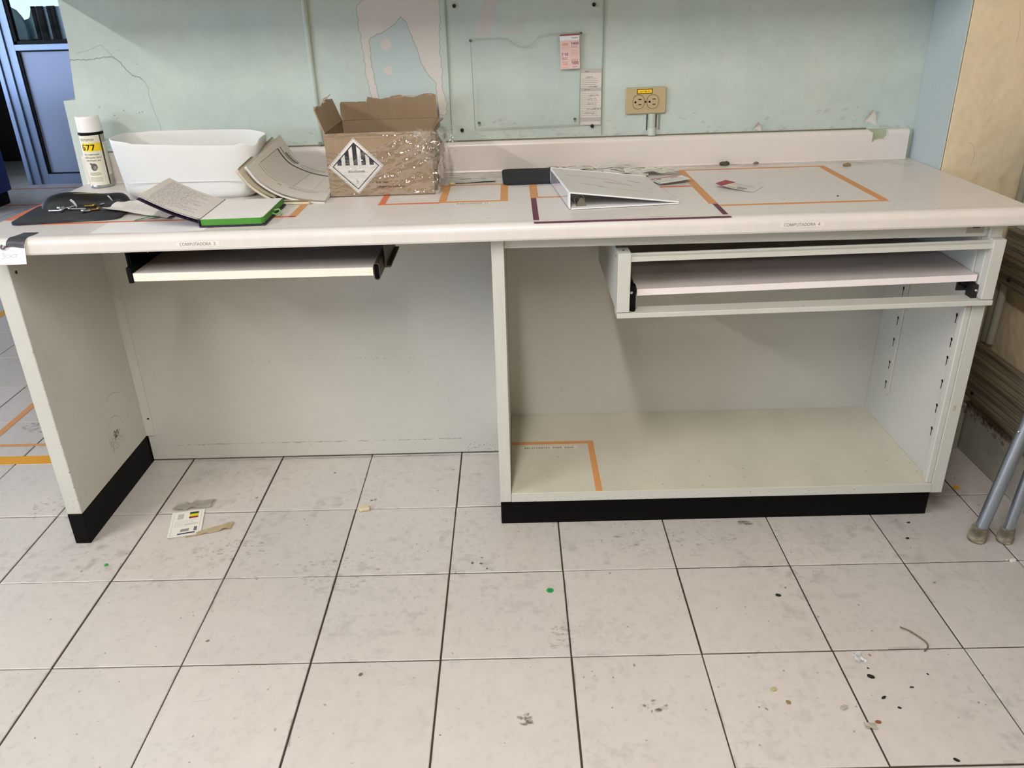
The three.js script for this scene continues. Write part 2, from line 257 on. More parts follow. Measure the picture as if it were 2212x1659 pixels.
{ // far side: the room beyond the aluminium door, open to daylight
  const w = thing('wall_far', 'far wall of the next room with a tall window opening', 'wall', [0, 0, 0], 0, null, 'structure');
  mesh('lower_wall', bx(-9, 1.8, 0, .8, -10.5, -10.35, 0), cool, w); mesh('upper_wall', bx(-9, 1.8, 2.6, 2.8, -10.5, -10.35, 0), cool, w);
  mesh('wall_end', bx(-9, -8.4, .8, 2.6, -10.5, -10.35, 0), cool, w); mesh('wall_end', bx(-2.6, 1.8, .8, 2.6, -10.5, -10.35, 0), cool, w);
  const win = thing('window_2', 'bright daylight window of the room beyond the glass door', 'window', [0, 0, 0], 0, null, 'structure');
  for (const x of [-8.38, -7.0, -5.55, -4.1, -2.62]) mesh('mullion', bx(x - .025, x + .025, .8, 2.6, -10.45, -10.4), M.alu, win);
  for (const y of [.825, 1.55, 2.575]) mesh('window_rail', bx(-8.4, -2.6, y - .02, y + .02, -10.45, -10.4), M.alu, win);
  mesh('tinted_pane', bx(-8.4, -2.6, .8, 2.6, -10.432, -10.424, 0), phys({ color: new THREE.Color().setRGB(.3, .315, .32), transmission: 1, thickness: 0, roughness: .02, ior: 1.1 }), win);
  tag(mesh('wall_far_left', bx(-9, -8.85, 0, 2.8, -10.4, -5.9, 0), cool), 'side wall of the room beyond the glass door', 'wall', null, 'structure');
  tag(mesh('wall_partition_left', bx(-9, -5.05, 0, 2.8, -6.0, -5.9, 0), cool), 'partition wall left of the aluminium doorway', 'wall', null, 'structure');
  tag(mesh('wall_partition_right', bx(-2.6, 1.66, 0, 2.8, -6.0, -5.9, 0), cool), 'partition wall right of the aluminium doorway', 'wall', null, 'structure');
  const doorAlu = std('#8797b3', .4, { metalness: .3 });
  const d = thing('door_1', 'aluminium door frame with glass above a solid blue-grey panel', 'door', [0, 0, -5.92], 0, null, 'structure');
  mesh('jamb', bx(-4.035, -4.0, 0, 2.6, -.05, .06), doorAlu, d); mesh('stile', bx(-3.995, -3.93, 0, 2.6, -.04, .045), doorAlu, d); mesh('stile', bx(-3.925, -3.862, 0, 2.6, -.03, .03), doorAlu, d);
  mesh('rail', bx(-3.862, -2.7, 1.093, 1.138, -.03, .03), doorAlu, d); mesh('rail', bx(-3.862, -2.7, 0, .085, -.03, .03), doorAlu, d); mesh('rail', bx(-4.03, -2.7, 2.56, 2.62, -.03, .03), doorAlu, d);
  mesh('stile', bx(-2.72, -2.62, 0, 2.6, -.03, .03), doorAlu, d);
  mesh('lower_panel', bx(-3.85, -2.72, .09, 1.09, -.012, .008), std('#929cb6', .5), d);
  for (const [a, b, e, f] of [[-3.862, -3.838, .085, 1.093], [-3.862, -2.72, 1.08, 1.093], [-3.862, -2.72, .085, .095], [-3.862, -3.833, 1.138, 2.56], [-3.862, -2.72, 1.138, 1.165]]) mesh('gasket', bx(a, b, e, f, -.02, .022), M.black, d);
  mesh('glass_pane', bx(-3.84, -2.72, 1.16, 2.56, -.003, .003, 0), M.glass, d);
  mesh('lintel', bx(-5.06, -2.6, 2.62, 2.8, -.08, .02, 0), cool, d);
}
// things in the next room, seen through the glass and the doorway
{
  const teal = std('#a5cdd2', .5);
  const seat = (name, x0, pts, label, dz = 0) => { const t = thing(name, label, 'seat', [0, 0, 0]); mesh('backrest', plate(pts.map(([x, y]) => [x + x0, y]), -7.42 + dz, .05, .012), teal, t); mesh('post', bx(x0 - .1, x0 - .06, 0, 1.16, -7.46 + dz, -7.43 + dz), M.steelDark, t); };
  seat('high_seat', -4.68, [[-.2, 1.13], [.12, 1.13], [.12, 1.26], [.09, 1.34], [.05, 1.4], [-.02, 1.44], [-.2, 1.45]], 'pale teal seat back behind the door glass, nearest the door post');
  seat('high_seat', -4.475, [[-.185, 1.13], [.02, 1.13], [.02, 1.42], [-.05, 1.42], [-.08, 1.34], [-.1, 1.32], [-.175, 1.3]], 'pale teal seat back behind the door glass, beside the striped cabinet', -.1);
  const bench = thing('bench', 'dark low bench under the teal seats behind the door glass', 'bench'); mesh('bench_top', bx(-5.2, -4.0, 1.07, 1.13, -7.32, -6.95), M.dark, bench); mesh('bench_body', bx(-5.1, -4.1, 0, 1.07, -7.3, -7.1), M.dark, bench);
  const cab = thing('striped_cabinet', 'blue-grey cabinet with dark upright bars behind the door glass', 'cabinet'); mesh('body', bx(-4.452, -3.95, 0, 1.425, -7.75, -7.38), std('#b3cfdf', .4), cab);
  for (const [a, b] of [[-4.452, -4.425], [-4.4, -4.345], [-4.3, -4.275], [-4.255, -4.23]]) mesh('upright_bar', bx(a, b, 0, 1.43, -7.38, -7.34), M.black, cab);
  const dk = thing('storage_unit', 'dark grey storage unit standing beyond the doorway', 'storage'); mesh('body', bx(-8.2, -5.0, .06, 1.25, -9.2, -8.5), std('#8d989c', .6), dk); mesh('plinth', bx(-8.2, -5.0, 0, .06, -9.15, -8.55), M.black, dk);
  const bl = thing('blue_bin', 'dark blue box on a black base at the left edge', 'bin'); mesh('body', bx(-4.5, -3.775, .1, .76, -5.2, -4.78, .01), std('#12296b', .5), bl); mesh('base', bx(-4.48, -3.8, 0, .1, -5.18, -4.8, .01), M.black, bl);
}
// ---------------------------------------------------------------- lamps
for (const [x, where, nits] of lampRows) lampZ.forEach((z, i) => {
  const t = thing('tube_light', ['first', 'second', 'third', 'fourth'][i] + ' fluorescent tube fitting from the counter in the row ' + where, 'lamp', [x, 2.8, z], 0, 'ceiling tube lights');
  mesh('housing', bx(-.11, .11, -.1, 0, -.59, .59), M.white, t);
  for (const dx of [-.05, .05]) mesh('tube', new THREE.CylinderGeometry(.013, .013, 1.14, 12).rotateX(Math.PI / 2).translate(dx, -.118, 0), new THREE.MeshStandardMaterial({ color: 0xffffff, emissive: LAMP.color, emissiveIntensity: 4 }), t);
  const l = new THREE.RectAreaLight(LAMP.color, nits, .14, 1.14); l.name = 'tube_glow'; l.position.set(0, -.135, 0); l.rotation.x = -Math.PI / 2; t.add(l);
});
// ---------------------------------------------------------------- wall cupboard above the frame (casts the shade on the wall)
{
  const t = thing('wall_cupboard', 'long wall cupboard hung above the counter', 'cupboard', [0, 0, 0]);
  mesh('body', bx(-1.1, 1.4, 1.43, 2.1, WZ, -1.07), M.paint, t);
  for (let i = 0; i < 4; i++) mesh('door', bx(-1.095 + i * .625, -.48 + i * .625, 1.44, 2.09, -1.07, -1.05), M.paint, t);
}

// ---------------------------------------------------------------- countertop (slopes a hair up to the right)
const CT = (x) => .903 + .0045 * x, TILT = .0045;
const counter = thing('countertop', 'long white laminate countertop with rolled front edge and backsplash', 'countertop', [0, .903, 0]);
counter.rotation.z = TILT;
{
  const cTex = canvasTex(2048, 512, (c, w, h) => {
    const X = (x) => (x + 1.11) / 2.52 * w, Y = (z) => (z + 1.38) / .66 * h;
    pixelFill(c, w, h, (u, v) => { const k = .975 + .035 * (fbm(u * 4, v, 5, 15, 4) - .5) + .02 * (fbm(u * 4, v, 60, 25, 2) - .5); return [221 * k, 214 * k, 207 * k]; });
    for (let i = 0; i < 420; i++) { const r = rr(.5, 1.8); c.fillStyle = `rgba(84,74,60,${rr(.2, .7)})`; c.beginPath(); c.ellipse(rr(0, w), rr(0, h * .94), r, r * .8, 0, 0, 7); c.fill(); }
    const dirt = (x0, x1, z0, z1, n, a) => { for (let i = 0; i < n; i++) { c.fillStyle = `rgba(96,86,68,${rr(.03, a)})`; c.beginPath(); c.ellipse(X(rr(x0, x1)), Y(z0 + (z1 - z0) * Math.pow(rnd(), 1.6)), rr(2, 22), rr(1, 5), 0, 0, 7); c.fill(); } };
    dirt(.55, 1.38, -1.355, -1.31, 220, .12); dirt(.7, .95, -1.35, -1.3, 90, .2); dirt(-.1, 1.38, -1.356, -1.342, 160, .12); dirt(1.15, 1.36, -1.33, -1.26, 120, .12); dirt(0, .16, -1.35, -1.2, 160, .18);
    for (let i = 0; i < 70; i++) { c.strokeStyle = `rgba(130,122,110,${rr(.1, .3)})`; c.lineWidth = rr(1, 3); const x = rr(0, w), y = rr(0, h * .9); c.beginPath(); c.moveTo(x, y); c.lineTo(x + rr(-40, 40), y + rr(-10, 10)); c.stroke(); }
  });
  const lam = phys({ map: cTex, roughness: .38, clearcoat: .15, clearcoatRoughness: .3 });
  const cuv = (g) => uvRect(g, (x) => (x + 1.11) / 2.52, (x, y, z) => (-z - .72 + Math.min(0, y)) / .66);
  const buv = (g) => uvRect(g, (x) => (x + 1.11) / 2.52, (x, y, z) => .25 + (y - z - 1.354) * 1.4);
  const prof = [[-1.38, -.04], [-.733, -.04]];
  prof.push([-.7275, -.0385], [-.7255, -.034], [-.7255, -.017]);
  for (let i = 1; i <= 7; i++) { const a = i / 7 * Math.PI / 2; prof.push([-.7435 + .018 * Math.cos(a), -.018 + .0195 * Math.sin(a)]); }
  prof.push([-.752, .0012], [-.765, 0], [-1.38, 0]);
  mesh('slab', cuv(alongX(prof, -1.108, 1.402)), lam, counter);
  mesh('underside_board', bx(-1.1, 1.398, -.0425, -.0401, -1.375, -.752, 0), std('#4a3626', .85), counter).userData.label = 'raw brown chipboard underside';
  const bp = [[-1.38, -.002], [-1.354, -.002], [-1.3565, .004], [-1.357, .074]];
  for (let i = 1; i <= 6; i++) { const a = i / 6 * Math.PI / 2; bp.push([-1.369 + .012 * Math.cos(a), .074 + .014 * Math.sin(a)]); }
  bp.push([-1.38, .088]);
  let bg = alongX(bp, -1.108, 1.386);
  const ev = new Evaluator(); ev.attributes = ['position', 'normal', 'uv']; ev.useGroups = false;
  const notch = new Brush(plate([[1.262, .12], [1.267, .086], [1.276, .08], [1.277, .062], [1.2765, .052], [1.287, .058], [1.303, .061], [1.318, .06], [1.324, .068], [1.322, .12]], -1.3745, .05)); notch.updateMatrixWorld();
  const body = new Brush(bg); body.updateMatrixWorld();
  bg = ev.evaluate(body, notch, SUBTRACTION).geometry;
  mesh('backsplash', buv(bg), phys({ color: '#ddd4cc', roughness: .36, clearcoat: .15, clearcoatRoughness: .3 }), counter);
  mesh('grimy_joint', bx(-1.107, 1.262, .087, .0915, -1.3797, -1.3765, .001), std('#6d6753', .9), counter);
  mesh('bared_patch', bx(1.264, 1.326, .052, .0885, -1.3775, -1.3742, 0), std('#a9b396', .7), counter).userData.label = 'greenish bared spot where the laminate has broken away';
  // marking tape, each strip stuck to the top
  const tp = (x0, x1, z0, z1, m, n = 'orange_tape') => mesh(n, bx(x0, x1, -.0002, .0005, z0, z1, 0), m, counter);
  const O = M.orange, R = M.orangeRed;
  tp(-1.1075, -1.088, -1.24, -.915, R, 'red_tape'); tp(-.985, -.35, -.873, -.861, R, 'red_tape'); tp(-.367, -.348, -1.15, -.8612, O);
  tp(-.159, .001, -.972, -.96, R, 'red_tape'); tp(.0012, .179, -.976, -.963, O); tp(-.158, -.141, -1.12, -.9722, R, 'red_tape'); tp(-.002, .018, -1.164, -.9762, O); tp(.159, .179, -1.164, -.9762, O); tp(-.03, .179, -1.176, -1.1642, O);
  tp(.238, .259, -1.17, -1.0, O); tp(.238, .36, -.9998, -.987, O);
  tp(.239, .253, -.9868, -.7445, M.maroon, 'maroon_tape'); tp(.2395, .699, -.744, -.732, M.maroon, 'maroon_tape').position.y = .0009; tp(.686, .699, -.868, -.7445, M.maroon, 'maroon_tape');
  tp(.678, .7, -1.276, -.8682, O); tp(.678, 1.115, -1.29, -1.2762, O); tp(1.094, 1.115, -1.276, -.856, O); tp(.7002, 1.112, -.8558, -.842, O); tp(.5, .677, -1.078, -1.066, R, 'red_tape');
  // label strips
  const lab = (txt, w, h, font, border = true) => std(0xffffff, .5, { map: canvasTex(512, Math.round(512 * h / w), (c, a, b) => { c.fillStyle = '#e2dbd3'; c.fillRect(0, 0, a, b); if (border) { c.strokeStyle = '#d3cdc2'; c.lineWidth = 4; c.strokeRect(2, 2, a - 4, b - 4); } c.fillStyle = '#26241f'; c.textAlign = 'center'; c.textBaseline = 'middle'; c.font = font; c.fillText(txt, a / 2, b / 2 + 2, a * .95); }) });
  const strip = (name, txt, x, y, z, w, h, flat, font = '50px sans-serif') => { const p = mesh(name, new THREE.BoxGeometry(w, h, .0005), lab(txt, w, h, font), counter); p.position.set(x, y, z); if (flat) p.rotation.x = -Math.PI / 2; p.userData.label = 'printed strip reading ' + txt; return p; };
  strip('label_strip', 'COMPUTADORA  3', -.548, -.0225, -.7252, .105, .0135);
  strip('label_strip', 'COMPUTADORA  4', .862, -.0195, -.7252, .105, .0135);
  strip('label_strip', 'REGULADOR 11', .088, .0005, -.948, .094, .016, true, 'bold 62px sans-serif');
  strip('label_strip', 'MATERIAL EN TRANSITO', .562, .0005, -.757, .1, .013, true, 'bold 44px sans-serif');
  strip('label_strip', 'CAJAS', .545, .0012, -1.071, .05, .012, true, 'bold 70px sans-serif');
}

// ---------------------------------------------------------------- base: left leg, knee panel, cabinet
const scuffTex = (w, h, draw) => canvasTex(w, h, (c, a, b) => { pixelFill(c, a, b, (u, v) => { const k = .965 + .05 * fbm(u, v, 4, 21, 4) + .014 * (fbm(u, v, 50, 5, 2) - .5); return [199 * k, 198 * k, 189 * k]; }); draw(c, a, b); });
const chips = (c, x0, y0, x1, y1, n) => { for (let i = 0; i < n; i++) { c.fillStyle = `rgba(${50 + 40 * rnd()},${46 + 30 * rnd()},38,${rr(.3, .9)})`; c.beginPath(); c.ellipse(rr(x0, x1), rr(y0, y1), rr(.7, 2.8), rr(.5, 1.3), rr(-.8, .8), 0, 7); c.fill(); } };
{
  const leg = thing('leg_panel', 'white steel end panel with black foot under the left end of the counter', 'panel');
  const inner = scuffTex(1024, 1024, (c, w, h) => { // inner face, u over depth (front at 0), v over height
    const X = (z) => (-.765 - z) / .6 * w, Y = (y) => (.87 - y) / .77 * h;
    for (let i = 0; i < 50; i++) { c.strokeStyle = `rgba(40,38,34,${rr(.06, .36)})`; c.lineWidth = rr(.8, 3); c.beginPath(); const x = X(-1.02) + rr(-60, 60), y = Y(.19) + rr(-34, 30); c.moveTo(x, y); c.quadraticCurveTo(x + rr(-20, 20), y + rr(-30, 10), x + rr(-30, 40), y + rr(-10, 40)); c.stroke(); }
    for (let i = 0; i < 60; i++) { c.fillStyle = `rgba(24,24,22,${rr(.2, .6)})`; c.beginPath(); c.ellipse(X(-1.03) + rr(-22, 22), Y(.205) + rr(-16, 16), rr(1, 7), rr(1, 4), rr(0, 3), 0, 7); c.fill(); }
    c.strokeStyle = 'rgba(60,56,48,.55)'; c.lineWidth = 1.6; c.beginPath(); c.arc(X(-1.03), Y(.19), 95, -2.2, -.4); c.stroke(); c.beginPath(); c.arc(X(-1.05), Y(.2), 170, -1.9, -1.0); c.stroke();
    chips(c, 0, h * .85, 60, h, 16); chips(c, 0, h * .3, 4, h, 34); chips(c, 67, h * .4, 71, h, 20);
  });
  const ig = bx(-1.075, -1.033, .1, .862, -1.36, -.765, .0025);
  mesh('side_panel', uvRect(ig, (x, y, z) => (-.765 - z + (-1.033 - x)) / .6, (x, y) => (y - .1) / .77), std(0xffffff, .42, { map: inner }), leg);
  mesh('foot', bx(-1.0755, -1.0325, 0, .1, -1.36, -.7645, .002), M.black, leg);
  mesh('corner_strip', uvm(bx(-1.033, -1.004, .1, .862, -1.2, -1.1965, .001)), M.paint, leg);
  for (const y of [.735, .165]) mesh('screw_hole', new THREE.CylinderGeometry(.0035, .0035, .001, 10).rotateX(Math.PI / 2).translate(-1.014, y, -1.196), M.dark, leg);
  mesh('screw_hole', new THREE.CylinderGeometry(.0045, .0045, .001, 10).rotateZ(Math.PI / 2).translate(-1.0328, .8, -.79), M.dark, leg);
  const knee = scuffTex(1024, 768, (c, w, h) => {
    const X = (x) => (x + 1.033) / 1.17 * w, Y = (y) => (.865 - y) / .865 * h;
    for (let i = 0; i < 70; i++) { c.fillStyle = `rgba(96,98,92,${rr(.08, .3)})`; const x = rr(-.72, .0); c.fillRect(X(x), Y(.36) + rr(-4, 4), rr(1, 6), rr(1, 3.5)); }
    for (let i = 0; i < 160; i++) { c.fillStyle = `rgba(90,84,72,${rr(.1, .4)})`; const x = rr(-.95, .0); c.fillRect(X(x), Y(.062) + rr(-1.5, 1.5), rr(3, 16), rr(.8, 2)); }
    for (let i = 0; i < 40; i++) { c.strokeStyle = `rgba(80,76,68,${rr(.15, .5)})`; c.lineWidth = 1; const x = rr(0, w), y = rr(h * .2, h); c.beginPath(); c.moveTo(x, y); c.lineTo(x + rr(-6, 8), y + rr(-8, 8)); c.stroke(); }
    chips(c, w * .9, h * .95, w, h, 40);
  });
  tag(mesh('knee_panel', uvRect(bx(-1.03, .1355, .008, .862, -1.222, -1.2, .002), (x) => (x + 1.033) / 1.17, (x, y) => y / .865), std(0xffffff, .38, { map: knee })), 'wide white back panel of the open knee space under the counter', 'panel');

  const cab = thing('base_cabinet', 'open white steel base cabinet with black plinth at the right', 'cabinet');
  const frontTex = scuffTex(1024, 64, (c, w, h) => { chips(c, 0, h * .3, w, h, 120); });
  const postTex = scuffTex(128, 1024, (c, w, h) => { chips(c, 0, h * .85, w, h, 14); chips(c, 0, h * .3, 5, h, 26); chips(c, w - 5, h * .5, w, h, 12); });
  const postMat = std(0xffffff, .42, { map: postTex });
  mesh('side_panel', uvm(bx(.1365, .1675, .106, .862, -1.36, -.766, .002)), M.paint, cab);
  mesh('post_face', uvRect(bx(.1367, .1673, .1065, .8615, -.768, -.765, .0012), (x) => (x - .1365) / .031, (x, y) => (y - .106) / .756), postMat, cab);
  mesh('side_panel', uvm(bx(1.329, 1.3605, .104, .868, -1.36, -.766, .002)), M.paint, cab);
  mesh('post_face', uvRect(bx(1.3292, 1.3603, .1045, .8675, -.768, -.765, .0012), (x) => (x - 1.329) / .031, (x, y) => (y - .104) / .764), postMat, cab);
  mesh('inner_flange', uvm(bx(1.312, 1.329, .134, .655, -.79, -.768, .003)), M.paint, cab);
  mesh('back_panel', uvm(bx(.1675, 1.329, .12, .862, -1.235, -1.218, .001)), M.paint, cab);
  const shelfTex = canvasTex(1024, 384, (c, w, h) => { pixelFill(c, w, h, (u, v) => { const k = .95 + .07 * fbm(u * 3, v, 4, 2, 4); return [205 * k, 200 * k, 182 * k]; }); chips(c, 0, h * .6, w, h, 26); chips(c, 0, 0, w, h, 14); });
  mesh('bottom_shelf', uvRect(bx(.168, 1.329, .108, .1335, -1.218, -.766, .002), (x) => (x - .168) / 1.161, (x, y, z) => (-.766 - z) / .452), std(0xffffff, .36, { map: shelfTex }), cab);
  mesh('front_lip', uvRect(bx(.168, 1.3285, .107, .1325, -.7655, -.764, 0), (x) => (x - .168) / 1.16, (x, y) => (y - .107) / .026), std(0xffffff, .42, { map: frontTex }), cab);
  mesh('plinth', bx(.136, 1.3565, 0, .106, -1.3, -.811, .002), M.black, cab);
  const ap = mesh('apron', uvm(bx(.168, 1.329, .8335, .866, -.79, -.773, .001)), M.paint, cab);
  for (const [z, ys, yb] of [[-.818, [.605, .537, .485, .416, .343, .272], .24], [-1.106, [.576, .545, .483, .414, .339, .272], .237]]) {
    const st = mesh('shelf_standard', uvm(bx(1.3255, 1.329, yb, .84, z - .014, z + .014, .0015)), M.paint, cab);
    for (const y of ys) { const s = mesh('keyhole', mergeGeometries([new THREE.CircleGeometry(.0048, 12).toNonIndexed(), new THREE.PlaneGeometry(.0038, .022).translate(0, -.012, 0).toNonIndexed()]).rotateY(-Math.PI / 2), M.black, st); s.position.set(1.3253, y + .008, z); }
  }
  mesh('standard_channel', uvm(bx(1.3235, 1.329, .25, .84, -.801, -.793, .002)), M.paint, cab);
  mesh('standard_channel', uvm(bx(1.3235, 1.329, .25, .84, -1.089, -1.081, .002)), M.paint, cab);
  // tape corner and strip on the shelf
  mesh('orange_tape', bx(.168, .42, .1336, .1341, -1.042, -1.026, 0), M.orange, cab); mesh('orange_tape', bx(.402, .42, .1336, .1341, -1.0258, -.768, 0), M.orange, cab);
  const rl = mesh('label_strip', new THREE.BoxGeometry(.175, .016, .0005).rotateX(-Math.PI / 2).translate(.283, .1339, -1.005), std(0xffffff, .5, { map: canvasTex(640, 60, (c, w, h) => { c.fillStyle = '#d9d4bf'; c.fillRect(0, 0, w, h); c.fillStyle = '#3a3730'; c.font = 'bold 44px monospace'; c.textBaseline = 'middle'; c.textAlign = 'center'; c.fillText('RECIPIENTES PARA AGUA', w / 2, h / 2, w * .96); }) }), cab);
  rl.userData.label = 'printed strip reading RECIPIENTES PARA AGUA';
  const bc = mesh('barcode_sticker', bx(1.276, 1.318, .842, .8625, -.7729, -.7722, 0), std('#a39a8b', .4), cab);
  for (let i = 0; i < 9; i++) mesh('barcode_bar', bx(1.29 + i * .0019, 1.2911 + i * .0019, .8545, .861, -.7722, -.7717, 0), M.dark, bc);
  mesh('speck_sticker', bx(1.338, 1.346, .362, .378, -.7648, -.7643, 0), std('#b9ac98', .6), cab);

  // pull-out unit with keyboard shelf
  const dr = thing('pullout_drawer', 'pulled-out white drawer frame holding a keyboard shelf in the right cabinet', 'drawer');
  const P = M.paint, z1 = -.743, zb = -1.17;
  mesh('drawer_side', uvm(bx(.44, .4715, .671, .822, zb, z1, .002)), P, dr); mesh('drawer_side', uvm(bx(1.348, 1.3605, .681, .833, zb, z1 - .02, .001)), P, dr); mesh('front_post', uvm(bx(1.331, 1.3605, .681, .833, z1 - .026, z1, .002)), P, dr);
  const tr = uvm(alongX([[z1 - .004, .8], [z1 - .004, .8125], [z1 - .02, .8125], [z1 - .02, .8165], [z1 - .024, .8165], [z1 - .024, .8095], [z1 - .0065, .8095], [z1 - .0065, .8]].map(([z, y]) => [z, y]), .4715, 1.331));
  const trm = mesh('top_rail', tr, P, dr); trm.rotation.z = .0118; trm.position.set(.0096, -.0055, 0);
  const br = mesh('bottom_rail', uvm(bx(.441, 1.361, .656, .6695, z1 - .045, z1 + .002, .002)), P, dr); br.rotation.z = .0115; br.position.set(.0076, -.005, 0);
  mesh('drawer_back', uvm(bx(.4715, 1.331, .69, .81, zb, zb + .012, .001)), P, dr);
  for (const x of [.4555]) { mesh('screw_hole', new THREE.CylinderGeometry(.003, .003, .0006, 10).translate(x, .8222, z1 - .03), M.dark, dr); mesh('screw_hole', new THREE.CylinderGeometry(.0025, .0025, .0006, 10).rotateZ(Math.PI / 2).translate(.4398, .805, z1 - .04), M.dark, dr); }
  const shelfMat = std(0xffffff, .45, { map: canvasTex(1024, 512, (c, w, h) => { pixelFill(c, w, h, (u, v) => { const k = .95 + .06 * fbm(u * 2, v, 6, 12, 4) + .03 * (vn(u * 8, v * 200, 200, 4) - .5); return [213 * k, 203 * k, 197 * k]; }); chips(c, 0, 0, w, h, 8); }) });
  const kb = mesh('keyboard_shelf', uvRect(bx(.492, 1.3235, .7135, .7305, -1.14, -.767, .001), (x) => (x - .49) / .84, (x, y, z) => (-.767 - z) / .38), shelfMat, dr); kb.rotation.z = .019; kb.position.set(.0137, -.0165, 0);
  mesh('edge_band', uvm(bx(.492, 1.3235, .7138, .7303, -.767, -.7665, 0)), std('#ece4e2', .45), kb);
  const sl = (x0, x1, y) => { const s = mesh('slide_rail', bx(x0, x1, y - .018, y + .022, -1.12, -.772, .002), M.steelDark, dr); return s; };
  sl(.4725, .49, .7); mesh('slide_rail', bx(1.332, 1.348, .716, .748, -1.12, -.775, .002), std('#6b6454', .5, { metalness: .4 }), dr);
  const lb = mesh('slide_bracket', mergeGeometries([bx(.4735, .488, .672, .735, -.778, -.757, .001), bx(.476, .4865, .664, .676, -.775, -.752, .002)]), M.black, dr);
  mesh('bracket_pin', new THREE.CylinderGeometry(.0035, .0035, .004, 10).rotateX(Math.PI / 2).translate(.4765, .719, -.756), M.zinc, lb);
  const rb = mesh('slide_bracket', mergeGeometries([bx(1.292, 1.324, .69, .716, -.795, -.79, .001), bx(1.316, 1.33, .672, .714, -.79, -.762, .001)]), std('#2c2b28', .45, { metalness: .5 }), dr);
  for (const [x, y] of [[1.298, .708], [1.306, .704], [1.313, .7]]) mesh('bolt_hole', new THREE.CylinderGeometry(.0035, .0035, .001, 10).rotateX(Math.PI / 2).translate(x, y, -.7895), M.black, rb);
  mesh('bolt', new THREE.SphereGeometry(.004, 10, 8).translate(1.3245, .7, -.761), M.zinc, rb);

  // keyboard tray on black slides in the knee space
  const kt = thing('keyboard_tray', 'white keyboard tray on black slides below the left counter', 'tray');
  const kb2 = mesh('tray_board', uvRect(bx(-.736, -.152, .776, .797, -1.1, -.766, .001), (x) => (x + .74) / .6, (x, y, z) => (-.767 - z) / .38), shelfMat, kt);
  mesh('edge_band', bx(-.736, -.152, .7765, .7965, -.7662, -.7655, 0), std('#e9e4d6', .45), kb2);
  const slide = (x, m) => { const s = mesh('slide_rail', mergeGeometries([bx(x - .006, x + .006, .772, .812, -1.12, -.764, .002)]), m, kt); return s; };
  slide(-.744, M.black);
  mesh('hanger', bx(-.762, -.751, .79, .868, -.83, -.8, .001), M.black, kt); mesh('hanger', bx(-.757, -.753, .79, .868, -.9, -.8, .001), M.black, kt);
  const rs = mesh('slide_rail', new THREE.ExtrudeGeometry((() => { const s = shapeOf(roundRect(.014, .042, .006)); s.holes.push(new THREE.Path(roundRect(.0115, .0395, .005).map(([x, y]) => new THREE.Vector2(x, y)))); return s; })(), { depth: .34, bevelEnabled: false }).translate(-.143, .786, -1.105), std('#5c5348', .45, { metalness: .6 }), kt);
  mesh('slide_core', bx(-.149, -.139, .768, .804, -1.1, -.772, .001), M.black, rs);
  mesh('hanger', mergeGeometries([bx(-.133, -.129, .775, .862, -1.0, -.83, .001), bx(-.133, -.118, .775, .78, -1.0, -.83, .001)]), std('#5c5348', .45, { metalness: .6 }), kt);
}

